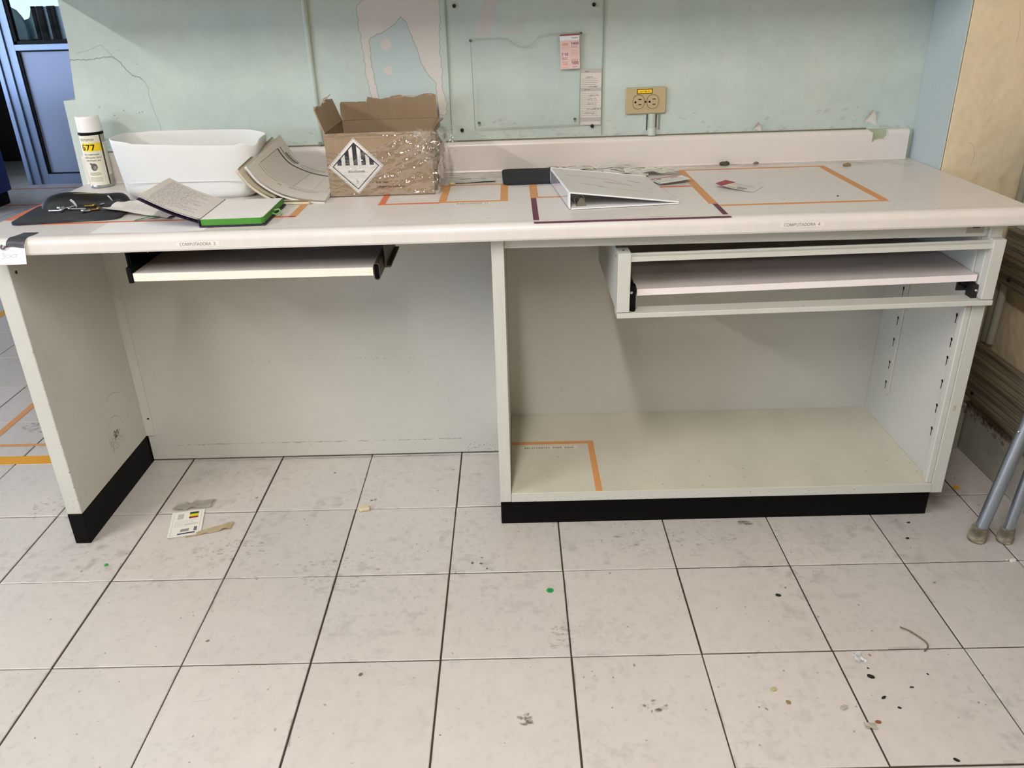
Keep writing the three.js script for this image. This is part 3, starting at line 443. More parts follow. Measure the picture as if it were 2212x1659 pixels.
// ---------------------------------------------------------------- things fixed to the wall
{
  const t = thing('wall_conduit', 'painted vertical conduit strip on the green wall beside the box', 'conduit');
  mesh('strip', new THREE.CapsuleGeometry(.009, .4, 4, 12).scale(1, 1, .8).translate(-.3855, 1.2, WZ + .003), std('#bbc6bb', .55), t);
  mesh('cover', bx(-.394, -.377, .992, 1.43, WZ, WZ + .007, .003), std('#b6c2b6', .55), t);
  mesh('end_clip', bx(-.39, -.381, .992, 1.003, WZ, WZ + .014, .001), std('#8c8b80', .5), t);

  const acr = phys({ color: '#ffffff', transmission: 1, thickness: 0, roughness: .03, ior: 1.25 });
  const a = thing('acrylic_board', 'clear acrylic sheet with document pocket screwed to the green wall', 'board');
  mesh('sheet', plate([[.014, 1.001], [.4625, 1.001], [.466, 1.45], [.016, 1.45]], WZ + .001, .0035), acr, a);
  const edge = std('#8f9c92', .5);
  for (const [x0, x1, y0, y1] of [[.012, .0145, 1.001, 1.43], [.4625, .4645, 1.001, 1.43]]) mesh('sheet_edge', bx(x0, x1, y0, y1, WZ + .0005, WZ + .0048, 0), edge, a);
  const pocket = [[.083, 1.029], [.395, 1.034], [.398, 1.289], [.3, 1.2875], [.278, 1.281], [.262, 1.266], [.245, 1.2565], [.225, 1.256], [.206, 1.264], [.19, 1.277], [.165, 1.2805], [.081, 1.2795]];
  mesh('pocket', plate(pocket, WZ + .009, .0025), acr, a);
  const rim = std('#a8b0a4', .4);
  mesh('pocket_edge', mergeGeometries(pocket.map((p, i) => { const q = pocket[(i + 1) % pocket.length]; return rod([p[0], p[1], WZ + .0103], [q[0], q[1], WZ + .0103], .0009, 6); })), rim, a);
  for (const [x, y] of [[.0395, 1.367], [.435, 1.3605], [.0445, 1.0256], [.4355, 1.0275]]) { const s = mesh('screw', new THREE.SphereGeometry(.0055, 12, 8).scale(1, 1, .6).translate(x, y, WZ + .006), M.steelDark, a); mesh('screw_shank', new THREE.CylinderGeometry(.0025, .0025, .006, 8).rotateX(Math.PI / 2).translate(x, y, WZ + .003), M.steelDark, s); }
  for (const [x, y] of [[.0815, 1.275], [.398, 1.287], [.097, 1.046], [.383, 1.05]]) mesh('rivet', bx(x - .004, x + .004, y - .003, y + .003, WZ + .009, WZ + .013, .001), std('#5d574b', .6), a);

  const card = tag(mesh('price_card', new THREE.BoxGeometry(.056, .094, .0006), [1, 1, 1, 1, 0, 1].map((k) => k ? M.paper : std(0xffffff, .6, { map: canvasTex(336, 564, (c, w, h) => {
    c.fillStyle = '#d9bdb6'; c.fillRect(0, 0, w, h); c.fillStyle = '#8f3f3c'; c.fillRect(0, 0, w, 26); c.fillStyle = '#dfe0e4'; c.fillRect(0, 26, w, 72); c.fillStyle = '#3b2f3c'; c.font = 'bold 26px sans-serif'; c.fillText('kdmilfor', 205, 72);
    c.font = 'bold 62px sans-serif'; c.fillStyle = '#d9794f'; c.fillText('-600', 18, 184); c.fillStyle = '#7a2f3e'; c.fillText('1400', 186, 174); c.fillText('7 10', 20, 346); c.font = 'bold 74px sans-serif'; c.fillText('100', 190, 494); c.fillStyle = '#d9855e'; c.font = 'bold 52px sans-serif'; c.fillText('200', 42, 504);
    c.font = 'bold 24px sans-serif'; c.fillStyle = '#7a2f3e'; c.fillText('palabras', 30, 408); c.fillText('puntos', 214, 540);
    lines(c, 24, 206, 130, 2, 18, '#d08a70', 6); lines(c, 186, 196, 120, 2, 18, '#9a5056', 6); lines(c, 186, 260, 120, 5, 22, '#d5967c', 8); lines(c, 24, 380, 130, 1, 18, '#8a3a44', 8); lines(c, 24, 436, 130, 2, 16, '#d08a70', 6); lines(c, 190, 410, 120, 2, 18, '#c8776a', 8); lines(c, 24, 538, 130, 1, 18, '#d08a70', 8);
  }) }))), 'pink and white printed card with orange numbers on the acrylic pocket', 'card');
  card.position.set(.367, 1.2385, WZ + .0125); card.rotation.z = .03;
  const strip = tag(mesh('paper_strip', new THREE.BoxGeometry(.0605, .159, .0006), [1, 1, 1, 1, 0, 1].map((k) => k ? M.paper : std(0xffffff, .7, { map: canvasTex(300, 788, (c, w, h) => {
    c.fillStyle = '#cfc8be'; c.fillRect(0, 0, w, h); c.fillStyle = '#b3aca4'; for (const [y, q] of [[0, 60], [262, 50], [680, 60]]) c.fillRect(0, y, w, q);
    c.fillStyle = '#4a4640'; c.font = 'bold 22px sans-serif'; c.fillText('menu', 56, 44); c.fillText('servicio', 48, 296); lines(c, 14, 140, 270, 5, 26, '#857c70', 5); lines(c, 14, 340, 270, 13, 26, '#857c70', 5);
    for (const [x, y, s] of [[70, 118, 26], [120, 250, 22], [130, 370, 26], [100, 422, 28], [90, 486, 28], [90, 560, 28], [60, 620, 34], [170, 560, 26]]) scribble(c, x, y, 130, s, '#4c443a', 3);
  }) }))), 'narrow grey printed strip with handwriting stuck at the acrylic edge', 'paper strip');
  strip.position.set(.4305, 1.1105, WZ + .0052);

  const o = thing('wall_socket', 'beige double power socket plate on the green wall', 'socket', [.5935, 1.0965, WZ]);
  o.rotation.z = .012;
  const plateM = std('#b5a37c', .45);
  mesh('cover_plate', bx(-.0605, .0605, -.038, .038, 0, .009, .004), plateM, o);
  for (const x of [-.0225, .0195]) {
    const rcp = mesh('receptacle', new THREE.ExtrudeGeometry(shapeOf(roundRect(.031, .037, .0135, 6)), { depth: .003, bevelEnabled: true, bevelSize: .0006, bevelThickness: .0006, bevelSegments: 1 }).translate(x, -.003, .0088), plateM, o);
    mesh('receptacle_ring', tube(roundRect(.0325, .0385, .0138, 6).map(([a2, b]) => [a2 + x, b - .003, .0092]), .0006, 80, 4, true), M.dark, rcp);
    for (const y of [.0045, -.0105]) mesh('slot', bx(x - .001, x + .0085, y - .0013, y + .0013, .012, .0127, 0), M.black, rcp);
    mesh('ground_hole', new THREE.CylinderGeometry(.0031, .0031, .0008, 12).rotateX(Math.PI / 2).translate(x - .0095, -.003, .0124), M.black, rcp);
  }
  mesh('plate_screw', new THREE.CylinderGeometry(.0028, .0028, .0012, 12).rotateX(Math.PI / 2).translate(-.0015, -.003, .0095), M.dark, o);
  const yl = mesh('voltage_label', new THREE.BoxGeometry(.0455, .0145, .0008).translate(-.0045, .0265, .0094), std(0xffffff, .4, { map: canvasTex(320, 100, (c, w, h) => { c.fillStyle = '#15130e'; c.fillRect(0, 0, w, h); c.fillStyle = '#f0c419'; c.fillRect(14, 14, w - 28, h - 28); c.fillStyle = '#5a4708'; c.font = 'bold 40px monospace'; c.textAlign = 'center'; c.textBaseline = 'middle'; c.fillText('127 VOLTS', w / 2, h / 2 + 2); }) }), o);
  yl.userData.label = 'yellow sticker reading 127 VOLTS';
  const cd = thing('socket_conduit', 'short painted conduit stub between the socket and the backsplash', 'conduit');
  mesh('pipe', rod([.615, .996, WZ + .004], [.614, 1.059, WZ + .004], .0105), std('#b9c2b6', .5), cd); mesh('coupling', rod([.615, .996, WZ + .004], [.615, 1.018, WZ + .004], .0125), std('#c6cbc3', .5), cd);
  // curled paint flakes
  const fl = std('#d2d0c4', .7), curl = (x, y, w, h, label) => tag(mesh('paint_flake', grid(6, 6, (u, v) => V(x + (u - .5) * w * (1 - .5 * v), y + v * h + .006 * Math.sin(u * 5), WZ + .001 + .016 * v * v * (1 - u * .5)), .0008), fl), label, 'paint flake', 'curled paint flakes above the backsplash');
  curl(1.272, 1.012, .04, .036, 'curled pale paint flake on the wall above the broken backsplash'); curl(.934, 1.0, .03, .022, 'small curled paint flake on the wall right of the socket');
}

// ---------------------------------------------------------------- spray can
{
  const t = thing('spray_can', 'white capped aerosol can with yellow 677 band behind the mouse pad', 'can', [-1.041, CT(-1.04), -1.316], -.1);
  const lt = canvasTex(1024, 768, (c, w, h) => {
    c.fillStyle = '#e4ddc8'; c.fillRect(0, 0, w, h);
    const x0 = 40; // the front sits at the left part of the wrap
    c.fillStyle = '#1b1a18'; c.fillRect(x0 + 330, 0, 22, h); c.fillStyle = '#a7a394'; c.fillRect(x0 + 352, 0, 200, h); c.fillStyle = '#e4ddc8'; c.fillRect(x0 + 362, 120, 180, 500);
    c.fillStyle = '#f2cf1d'; c.fillRect(x0 + 30, 118, 300, 122); c.fillStyle = '#141210'; c.font = 'bold 124px sans-serif'; c.fillText('677', x0 + 40, 226);
    c.font = 'bold 46px serif'; c.fillText('CHESTERTON', x0 + 16, 84, 230); c.font = 'bold 34px sans-serif'; c.textAlign = 'center'; c.fillText('Dry Lubricant', x0 + 165, 300); c.fillText('Lubricante Seco', x0 + 170, 346); c.fillText('Lubrifiant sec', x0 + 170, 392);
    c.fillStyle = '#5b5a55'; c.beginPath(); c.ellipse(x0 + 170, 480, 46, 58, .2, 0, 7); c.ellipse(x0 + 140, 440, 18, 30, -.6, 0, 7); c.fill(); c.fillStyle = '#8b8a82'; c.beginPath(); c.ellipse(x0 + 180, 490, 22, 30, .2, 0, 7); c.fill();
    c.textAlign = 'left'; lines(c, x0 + 80, 570, 190, 3, 16, '#2d2b27', 6); lines(c, x0 + 60, 640, 230, 5, 15, '#7a766b', 5); lines(c, x0 + 380, 150, 150, 22, 20, '#6a6760', 4); lines(c, x0 + 600, 60, 320, 30, 20, '#6a6760', 4);
    c.strokeStyle = '#1b1a18'; c.lineWidth = 7; c.beginPath(); c.moveTo(x0 + 20, 330); c.lineTo(x0 + 20, h); c.stroke();
  }); lt.wrapS = THREE.RepeatWrapping; lt.offset.x = .02;
  const g = new THREE.CylinderGeometry(.033, .033, .145, 40, 1, true).translate(0, .0805, 0); g.rotateY(-.95);
  mesh('body', g, std(0xffffff, .35, { map: lt }), t);
  mesh('base_rim', new THREE.LatheGeometry([[0, .004], [.029, .003], [.0325, 0], [.0338, .004], [.033, .009]].map(([x, y]) => new THREE.Vector2(x, y)), 40), M.zinc, t);
  mesh('shoulder', new THREE.LatheGeometry([[.033, .1525], [.0342, .154], [.0342, .158], [.032, .161], [.02, .165]].map(([x, y]) => new THREE.Vector2(x, y)), 40), M.black, t);
  mesh('cap', new THREE.LatheGeometry([[.0318, .159], [.0322, .162], [.0318, .199], [.0308, .2035], [.028, .2055], [0, .206]].map(([x, y]) => new THREE.Vector2(x, y)), 40), std('#efece8', .4), t);
}
// ---------------------------------------------------------------- plastic tub
{
  const t = thing('plastic_tub', 'milky white plastic tub with uneven cut rim on the counter', 'tub', [-.7, CT(-.7), -1.19]);
  const top = [[-.192, .162, .112], [.212, .146, .112], [.19, .15, -.112], [-.228, .158, -.112]], nU = 96, nV = 14, pos = [], idx = [];
  const ring = (k, inset, lift) => { const s = 1 - inset, a = k / nU * 2 * Math.PI, ex = 5, cx = Math.sign(Math.cos(a)) * Math.pow(Math.abs(Math.cos(a)), 2 / ex), cz = Math.sign(Math.sin(a)) * Math.pow(Math.abs(Math.sin(a)), 2 / ex), u = (cx * s + 1) / 2, v = (cz * s + 1) / 2; const L = (i) => (1 - u) * (1 - v) * top[3][i] + u * (1 - v) * top[2][i] + u * v * top[1][i] + (1 - u) * v * top[0][i]; return [L(0), L(1), L(2)]; };
  const rimY = (k) => { const a = k / nU * 360; let d = .0025 * Math.sin(a * .05) + .002 * vn(k * .3, 2, 64, 1); if (a > 8 && a < 52) d -= .012 * Math.sin((a - 8) / 44 * Math.PI); if (a > 340 || a < 8) d += .002; if (a > 60 && a < 110) d -= .003; return d; };
  const layers = [];
  for (let j = 0; j <= nV; j++) { const f = j / nV, inset = .09 * (1 - f) + (f < .12 ? .09 * Math.pow(1 - f / .12, 2) : 0); layers.push((k) => { const p = ring(k, inset); return [p[0], (p[1] + rimY(k)) * f, p[2]]; }); }
  for (let j = nV; j >= 0; j--) { const f = Math.max(.03, j / nV), inset = .09 * (1 - f) + .017 + (f < .12 ? .09 * Math.pow(1 - f / .12, 2) : 0); layers.push((k) => { const p = ring(k, inset); return [p[0], (p[1] + rimY(k)) * f + .0, p[2]]; }); }
  layers.unshift((k) => { const p = ring(k, .99); return [p[0], 0, p[2]]; }); layers.push((k) => { const p = ring(k, .99); return [p[0], .004, p[2]]; });
  for (const l of layers) for (let k = 0; k < nU; k++) pos.push(...l(k));
  for (let j = 0; j < layers.length - 1; j++) for (let k = 0; k < nU; k++) { const a = j * nU + k, b = j * nU + (k + 1) % nU; idx.push(a, a + nU, b, b, a + nU, b + nU); }
  const g = new THREE.BufferGeometry(); g.setAttribute('position', new THREE.Float32BufferAttribute(pos, 3)); g.setIndex(idx); g.computeVertexNormals();
  mesh('tub_body', g, phys({ color: '#eeeeea', roughness: .42, transmission: .18, thickness: 0, ior: 1.4 }), t);
  mesh('mould_line', bx(-.15, .16, .052, .0532, .1085, .1105, .0005), std('#f0f0ec', .4), t);
}
// ---------------------------------------------------------------- mouse pads
const padTex = canvasTex(512, 512, (c, w, h) => { pixelFill(c, w, h, (u, v) => { const k = .8 + .5 * fbm(u, v, 6, 3, 4), d = Math.max(0, fbm(u, v, 3, 9, 3) - .5) * 60; return [34 * k + d, 37 * k + d * .95, 42 * k + d * .6]; }); }, true, true);
const padMat = std(0xffffff, .9, { map: padTex, bumpMap: bumpTex, bumpScale: .0004 });
{
  const t = thing('mouse_pad', 'black mouse pad with wrist rest and screws at the left end of the counter', 'mouse pad', [-.945, CT(-.945) + .0003, -.972], .14);
  const rot = (pts) => pts;
  mesh('pad', uvm(slab(rot(roundRect(.262, .2, .024)), 0, .0062, .0012), .3), padMat, t);
  const wr = grid(48, 14, (u, v) => { const e = Math.abs(2 * u - 1), x = (u - .5) * .222, end = Math.sqrt(Math.max(.01, 1 - Math.pow(e, 4))), wd = .04 * end, a = (v - .5) * Math.PI, hgt = (.03 + .006 * Math.cos((u - .28) * 7.5)) * Math.sqrt(Math.max(.01, 1 - Math.pow(e, 6))); return V(x, .005 + hgt * Math.cos(a), -.082 + .016 * e * e + .008 * Math.sin(u * 6) + Math.sin(a) * wd); }, .001);
  const w = mesh('wrist_rest', wr, std('#08090a', .62), t); w.userData.label = 'curved black padded wrist rest';
  mesh('yellow_thread', tube([[-.06, .0385, -.068], [-.03, .0385, -.066], [0, .036, -.07], [.03, .0335, -.078]], .0009, 20, 5), std('#8a7a3a', .8), w);
}
{
  const t = thing('foam_pad', 'plain dark foam pad partly under the back of the binder', 'mouse pad', [.258, CT(.258) + .0003, -1.246], .03);
  mesh('pad', uvm(slab(roundRect(.19, .19, .02), 0, .009, .002), .3), std('#202329', .9, { bumpMap: bumpTex, bumpScale: .0004 }), t);
}
// screws on the left pad
{
  const brass = std('#9a7d4a', .35, { metalness: 1 });
  const screw = (x, z, turn, len, washer, label, m = M.zinc) => {
    const t = thing('screw', label, 'screw', [x, CT(x) + .0068 + .006, z], turn, 'loose screws on the mouse pad'); t.scale.setScalar(1.35);
    const s = mesh('shank', rod([0, -.0012, 0], [len, -.0022, 0], .0022, 10), m, t);
    for (let i = 0; i < 5; i++) mesh('thread', new THREE.TorusGeometry(.0023, .0004, 5, 10).rotateY(Math.PI / 2).translate(len * (.25 + i * .15), -.0016, 0), m, s);
    mesh('head', new THREE.SphereGeometry(.0045, 12, 8).scale(.75, 1, 1).translate(-.001, -.0005, 0), m, t);
    if (washer) mesh('washer', new THREE.CylinderGeometry(.0095, .0095, .0012, 20).rotateZ(Math.PI / 2 - .35).translate(.004, .004, 0), std('#d9d9d4', .4), t);
  };
  screw(-.982, -.962, 3.0, .026, false, 'small zinc screw lying leftmost on the black mouse pad'); screw(-.999, -.985, 1.2, .012, false, 'short bright screw behind the leftmost screw on the mouse pad');
  screw(-.968, -1.012, -2.2, .034, true, 'long screw with white washer in front of the wrist rest'); screw(-.966, -.976, .1, .03, false, 'long plain screw in the middle of the mouse pad');
  screw(-.916, -.946, .7, .012, false, 'stubby bolt standing at the pad middle'); screw(-.888, -.965, 3.4, .03, false, 'dark threaded screw with pale head at the pad right', brass);
  screw(-.918, -1.005, 2.9, .02, false, 'brass screw near the wrist rest', brass); screw(-.884, -1.045, -2.4, .026, true, 'screw with white washer at the right end of the wrist rest');
}
// ---------------------------------------------------------------- papers, notebook
{
  const note = canvasTex(512, 512, (c, w, h) => { c.fillStyle = '#dcd7cf'; c.fillRect(0, 0, w, h); for (let i = 0; i < 12; i++) scribble(c, 70 + rr(0, 60), 110 + i * 28, 340, 12, 'rgba(70,62,66,.75)', 2); });
  const scrap = tag(mesh('paper_scrap', grid(16, 12, (u, v) => { const x = -.872 + u * .2 + .01 * vn(v * 6, 1, 64, 2), z = -1.06 + v * .105 + u * .075 + .01 * vn(u * 7, 3, 64, 5); return V(x, CT(x) + .0085 - .005 * u + .011 * vn(u * 3 + 1, v * 3, 64, 7) * (1 - u * .6), z); }, .0004), std(0xffffff, .85, { map: note })), 'torn scribbled paper scrap left of the open notebook', 'paper');
  tag(mesh('green_strip', grid(8, 1, (u, v) => V(-.752 + u * .1, CT(-.7) + .0022 + .004 * Math.sin(u * 3.14), -.862 - u * .066 - v * .012), .0004), std('#3f7d46', .7)), 'thin green paper strip beside the open notebook', 'paper strip');
  tag(mesh('blank_sheet', new THREE.BoxGeometry(.27, .0004, .1).translate(-.676, CT(-.676) + .0009, -.807), std('#e4e1de', .8)), 'blank white sheet lying flat under the open notebook', 'paper');

  const nb = thing('open_notebook', 'open notebook with purple cover, green page edges and handwriting', 'notebook', [-.556, CT(-.55) + .0014, -.785]);
  nb.scale.z = .94; nb.rotation.y = .03; nb.rotation.z = TILT;
  const purple = std('#2c1538', .55), green = std('#468a2b', .6);
  const page2 = canvasTex(512, 768, (c, w, h) => { c.fillStyle = '#e2dfdb'; c.fillRect(0, 0, w, h); for (let i = 0; i < 24; i++) { c.fillStyle = 'rgba(150,150,170,.25)'; c.fillRect(0, 60 + i * 29, w, 1.5); } scribble(c, 50, 60, 150, 10, 'rgba(80,78,86,.7)', 2); scribble(c, 160, 34, 220, 9, 'rgba(80,78,86,.6)', 2); });
  const page1 = canvasTex(640, 896, (c, w, h) => { c.fillStyle = '#d8d1ca'; c.fillRect(0, 0, w, h); for (let i = 0; i < 23; i++) { const long = [1, .9, .8, 1, .95, .7, .75, .6][i % 8]; if (i > 19) scribble(c, 80, 70 + i * 36, 240 * long, 15, 'rgba(45,40,50,.85)', 3); else scribble(c, 60, 70 + i * 36, 470 * long, 16, 'rgba(45,40,50,.85)', 3); } });
  mesh('back_cover', slab([[-.003, .004], [.154, .004], [.158, -.2], [.156, -.222], [-.003, -.222]], 0, .0028, .0006), purple, nb);
  const blk = mesh('page_block', slab([[.001, .0], [.145, .001], [.15, -.006], [.152, -.214], [.001, -.216]], .003, .0155, .0008), green, nb);
  mesh('right_page', uvRect(slab([[.001, -.001], [.144, .0], [.149, -.007], [.151, -.2135], [.001, -.215]], .0184, .0005), (x) => x / .15, (x, y, z) => -z / .216), std(0xffffff, .85, { map: page2 }), blk);
  mesh('spine', bx(-.004, -.0005, 0, .02, -.221, .003, .001), purple, nb);
  const ang = .44, leaf = (t0, off, len) => grid(10, 6, (u, v) => { const s = u * len, sag = .006 * Math.sin(u * Math.PI); return V(-s * Math.cos(ang) - .001, .0175 + t0 + s * Math.sin(ang) - sag * .8, .003 - off - v * (.217 - off * 2)); }, .0012);
  mesh('front_cover', (() => { const g = leaf(-.008, 0, .15); return g; })(), purple, nb);
  const lp = mesh('left_pages', grid(10, 6, (u, v) => V(-u * .145 * Math.cos(ang), .0185 + u * .145 * Math.sin(ang) - .005 * Math.sin(u * Math.PI), -v * .213), .003), std('#d5d3cf', .85), nb);
  mesh('left_page', uvRect(grid(10, 6, (u, v) => V(-u * .1445 * Math.cos(ang), .0204 + u * .1445 * Math.sin(ang) - .005 * Math.sin(u * Math.PI), -v * .2125), .0004), (x) => 1 + x / (.1445 * Math.cos(ang)), (x, y, z) => -z / .2125), std(0xffffff, .85, { map: page1 }), lp);
  mesh('pen_loop', tube([[.152, .008, -.085], [.163, .006, -.082], [.17, .01, -.09], [.166, .014, -.1], [.153, .012, -.102]], .0022, 20, 6), std('#7fae6a', .7), nb);
}
// ---------------------------------------------------------------- curved magazines between tub and box
{
  const F = [[-.4955, 1.0045], [-.468, .966], [-.4245, .935], [-.378, .9185], [-.335, .911], [-.302, .9085]], B = [[-.478, 1.04], [-.4375, .974], [-.385, .9475], [-.35, .938], [-.325, .934], [-.309, .932]];
  const c1 = new THREE.CatmullRomCurve3(F.map(([x, y]) => V(x, y, -1.0))), c2 = new THREE.CatmullRomCurve3(B.map(([x, y]) => V(x, y, -1.285)));
  const surf = (u, v, d) => { const a = c1.getPoint(u), b = c2.getPoint(u), p = a.lerp(b, v), t = c1.getTangent(u).lerp(c2.getTangent(u), v).normalize(); return p.add(V(t.y, -t.x, 0).multiplyScalar(d)); };
  const pageTex = canvasTex(1024, 1024, (c, w, h) => { // u to the right, top of the canvas at the back
    c.fillStyle = '#cfc8be'; c.fillRect(0, 0, w, h); c.fillStyle = '#12100e'; c.fillRect(60, 236, 964, 22); c.fillRect(60, 170, 190, 14);
    c.strokeStyle = '#4d4842'; c.lineWidth = 4; c.strokeRect(60, 262, 900, 500); c.lineWidth = 3; for (const x of [470, 720]) { c.beginPath(); c.moveTo(x, 262); c.lineTo(x, 762); c.stroke(); }
    c.strokeStyle = 'rgba(90,84,76,.5)'; c.lineWidth = 2; for (let x = 74; x < 466; x += 13) { c.beginPath(); c.moveTo(x, 270); c.lineTo(x, 752); c.stroke(); }
    c.fillStyle = '#57514a'; c.fillRect(120, 120, 150, 34); c.font = 'bold 30px sans-serif'; c.fillStyle = '#2b2723'; c.fillText('CONTROL', 130, 108); lines(c, 300, 120, 380, 2, 26, '#57514a', 7); lines(c, 300, 190, 300, 1, 20, '#57514a', 7); lines(c, 60, 810, 300, 1, 20, '#4b4640', 8); lines(c, 440, 800, 420, 2, 30, '#4b4640', 8); lines(c, 330, 850, 40, 1, 20, '#4b4640', 10);
  });
  const a = thing('form_pad', 'curved stack of printed white forms leaning between tub and cardboard box', 'papers');
  const body = mesh('sheets', grid(30, 8, (u, v) => surf(u, v, .0045), .009), std('#dedad3', .8), a);
  mesh('top_form', uvRect(grid(30, 8, (u, v) => surf(u * .985 + .005, v * .985 + .005, -.0003), .0004), () => 0, () => 0), std(0xffffff, .8, { map: pageTex }), body);
  { const m = body.children[0], uv = m.geometry.attributes.uv, n = 31 * 9; for (let i = 0; i < uv.count; i++) { const k = i % n; uv.setXY(i, (k % 31) / 30, Math.floor(k / 31) / 8); } }
  const b = thing('magazine', 'thick curved magazine with cream page edges under the printed forms', 'magazine');
  mesh('pages', grid(30, 6, (u, v) => surf(u * .84, v, .0165).add(V(-.012, -.0005, .006)).setY(Math.max(CT(-.4) + .0065, surf(u * .84, v, .0165).y)), .0105), std('#d9cfb4', .8), b);
  mesh('cover', grid(30, 6, (u, v) => surf(u * .6 - .0, v, .0105).add(V(-.014, 0, .003)), .0008), std('#46342b', .6), b);
}
// ---------------------------------------------------------------- cardboard box with torn flaps and film
{
  const cardTex = canvasTex(1024, 1024, (c, w, h) => { pixelFill(c, w, h, (u, v) => { const k = .94 + .09 * (fbm(u, v, 5, 8, 4) - .5) + .05 * (vn(u * 240, v * 12, 240, 3) - .5); return [163 * k, 139 * k, 111 * k]; }); for (let i = 0; i < 160; i++) { c.strokeStyle = `rgba(110,82,54,${rr(.05, .22)})`; c.lineWidth = rr(1, 3); const x = rr(0, w), y = rr(0, h); c.beginPath(); c.moveTo(x, y); c.lineTo(x + rr(-14, 14), y + rr(10, 80)); c.stroke(); } }, true, true);
  const cm = std(0xffffff, .85, { map: cardTex }), torn = std('#cbb69a', .95);
  const t = thing('cardboard_box', 'open brown cardboard box with torn flaps, film wrap and hazard label', 'box', [-.302, CT(-.16) + .0004, -1.066]);
  t.rotation.z = TILT; t.rotation.y = .01;
  const w = .283, h = .167, d = .262, k = .0035;
  mesh('bottom', uvm(bx(0, w, 0, k, -d, 0, .001), .4), cm, t);
  const fw = mesh('front_wall', uvm(bx(0, w, 0, h, -k, 0, .001), .4), cm, t);
  mesh('back_wall', uvm(bx(0, w, 0, h, -d, -d + k, .001), .4), cm, t);
  mesh('side_wall', uvm(bx(0, k, 0, h, -d + k, -k, .001), .4), cm, t); mesh('side_wall', uvm(bx(w - k, w, 0, h, -d + k, -k, .001), .4), cm, t);
  const tear = (x0, x1, y, amp, n) => Array.from({ length: n + 1 }, (_, i) => [x0 + (x1 - x0) * i / n, y(i / n) + rr(-amp, amp)]);
  const bf = mesh('back_flap', uvm(plate([[w, 0], [w - .001, .064], ...tear(w - .004, w * .3, (q) => .066 - .006 * q + .004 * Math.sin(q * 14), .0012, 22), [w * .28, .048], ...tear(w * .27, .006, () => .052, .0008, 12), [.003, .048], [0, 0]], 0, .0035), .4), cm, t); bf.position.set(0, h, -d + .001); bf.rotation.x = .12;
  mesh('torn_edge', tube([[.12, .0515, .002], [.16, .0585, .0025], [.2, .065, .003], [.235, .0635, .002], [.27, .066, .003]], .0011, 40, 5), torn, bf);
  const lf = mesh('side_flap', uvm(plate([[-d + .01, 0], [-.002, 0], ...tear(0, -d * .55, (q) => .064 + .004 * Math.sin(q * 9), .003, 16), ...tear(-d * .57, -d + .02, (q) => .074 - .01 * q, .003, 10)].map(([x, y]) => [-x, y]).reverse(), 0, .0035).rotateY(Math.PI / 2), .4), cm, t); lf.position.set(.001, h, 0); lf.rotation.z = .3;
  mesh('torn_edge', tube([[.002, .064, -.002], [.004, .069, -.03], [.001, .064, -.07], [.004, .07, -.11], [.002, .076, -.15], [.003, .075, -.19], [.009, .079, -.21]], .0016, 40, 5), torn, lf);
  const rf = mesh('side_flap', uvm(plate([[0, 0], [d - .01, 0], ...tear(d - .01, d * .5, (q) => .022 - .014 * q, .002, 10), ...tear(d * .48, .02, () => .008, .002, 8)], 0, .0035).rotateY(Math.PI / 2), .4), cm, t); rf.position.set(w - .004, h - .002, 0); rf.rotation.z = -1.5;
  // hazard label and print
  const lt = canvasTex(768, 768, (c, s) => {
    c.fillStyle = '#ddd8d0'; c.fillRect(0, 0, s, s); c.strokeStyle = '#24242a'; c.lineWidth = 8; c.setLineDash([26, 20]); c.strokeRect(14, 14, s - 28, s - 28); c.setLineDash([]); c.lineWidth = 20; c.strokeRect(70, 70, s - 140, s - 140);
    c.save(); c.beginPath(); c.rect(78, 78, s - 156, s - 156); c.clip(); c.translate(s / 2, s / 2); c.rotate(-Math.PI / 4); c.fillStyle = '#25252c'; for (let i = -2; i <= 2; i++) c.fillRect(i * 157 - 42, -600, 84, 580); c.fillStyle = '#ddd8d0'; c.fillRect(-600, -20, 1200, 700); c.fillStyle = '#22222a'; c.textAlign = 'center'; c.font = 'bold 68px sans-serif'; c.fillText('Miscellaneous', 0, 126, 330); c.font = '84px serif'; c.fillText('9', 0, 330); c.restore();
  });
  const hz = mesh('hazard_label', new THREE.BoxGeometry(.105, .105, .0005), [1, 1, 1, 1, 0, 1].map((q) => q ? M.paper : std(0xffffff, .6, { map: lt })), fw); hz.position.set(.077, .081, .0006); hz.rotation.z = -Math.PI / 4; hz.scale.set(1, 1, 1);
  const tx = mesh('printed_text', new THREE.PlaneGeometry(.086, .024), phys({ map: canvasTex(512, 144, (c, a, b) => { c.clearRect(0, 0, a, b); c.fillStyle = '#3a2e22'; c.font = 'bold 44px sans-serif'; c.fillText('U.N. 3480', 8, 52); c.fillText('Lithium-ion batteries', 8, 122, 490); }), transparent: true, roughness: .8 }), fw); tx.position.set(.168, .03, .0005);
  // crumpled film
  const film = phys({ color: '#ffffff', transmission: 1, thickness: 0, roughness: .04, ior: 1.75 });
  const wr = (a, b, s) => { let q = 0, m = 1; for (let i = 0; i < 5; i++) { q += (1 - Math.abs(2 * vn(a * s * (1 << i), b * s * (1 << i) * .7, 64, 40 + i) - 1)) * m; m *= .62; } return q; };
  mesh('film_front', grid(130, 84, (u, v) => { const x = .0 + u * (w + .012), top = .1 + .065 * Math.min(1, Math.abs(u - .22) * 1.6 + .12 * vn(u * 9, 1, 64, 3)), y = .002 + v * top; return V(x, y, .0018 + .0048 * wr(u + .35 * v, v - .4 * u, 6) * (.3 + u)); }, .0002), film, t);
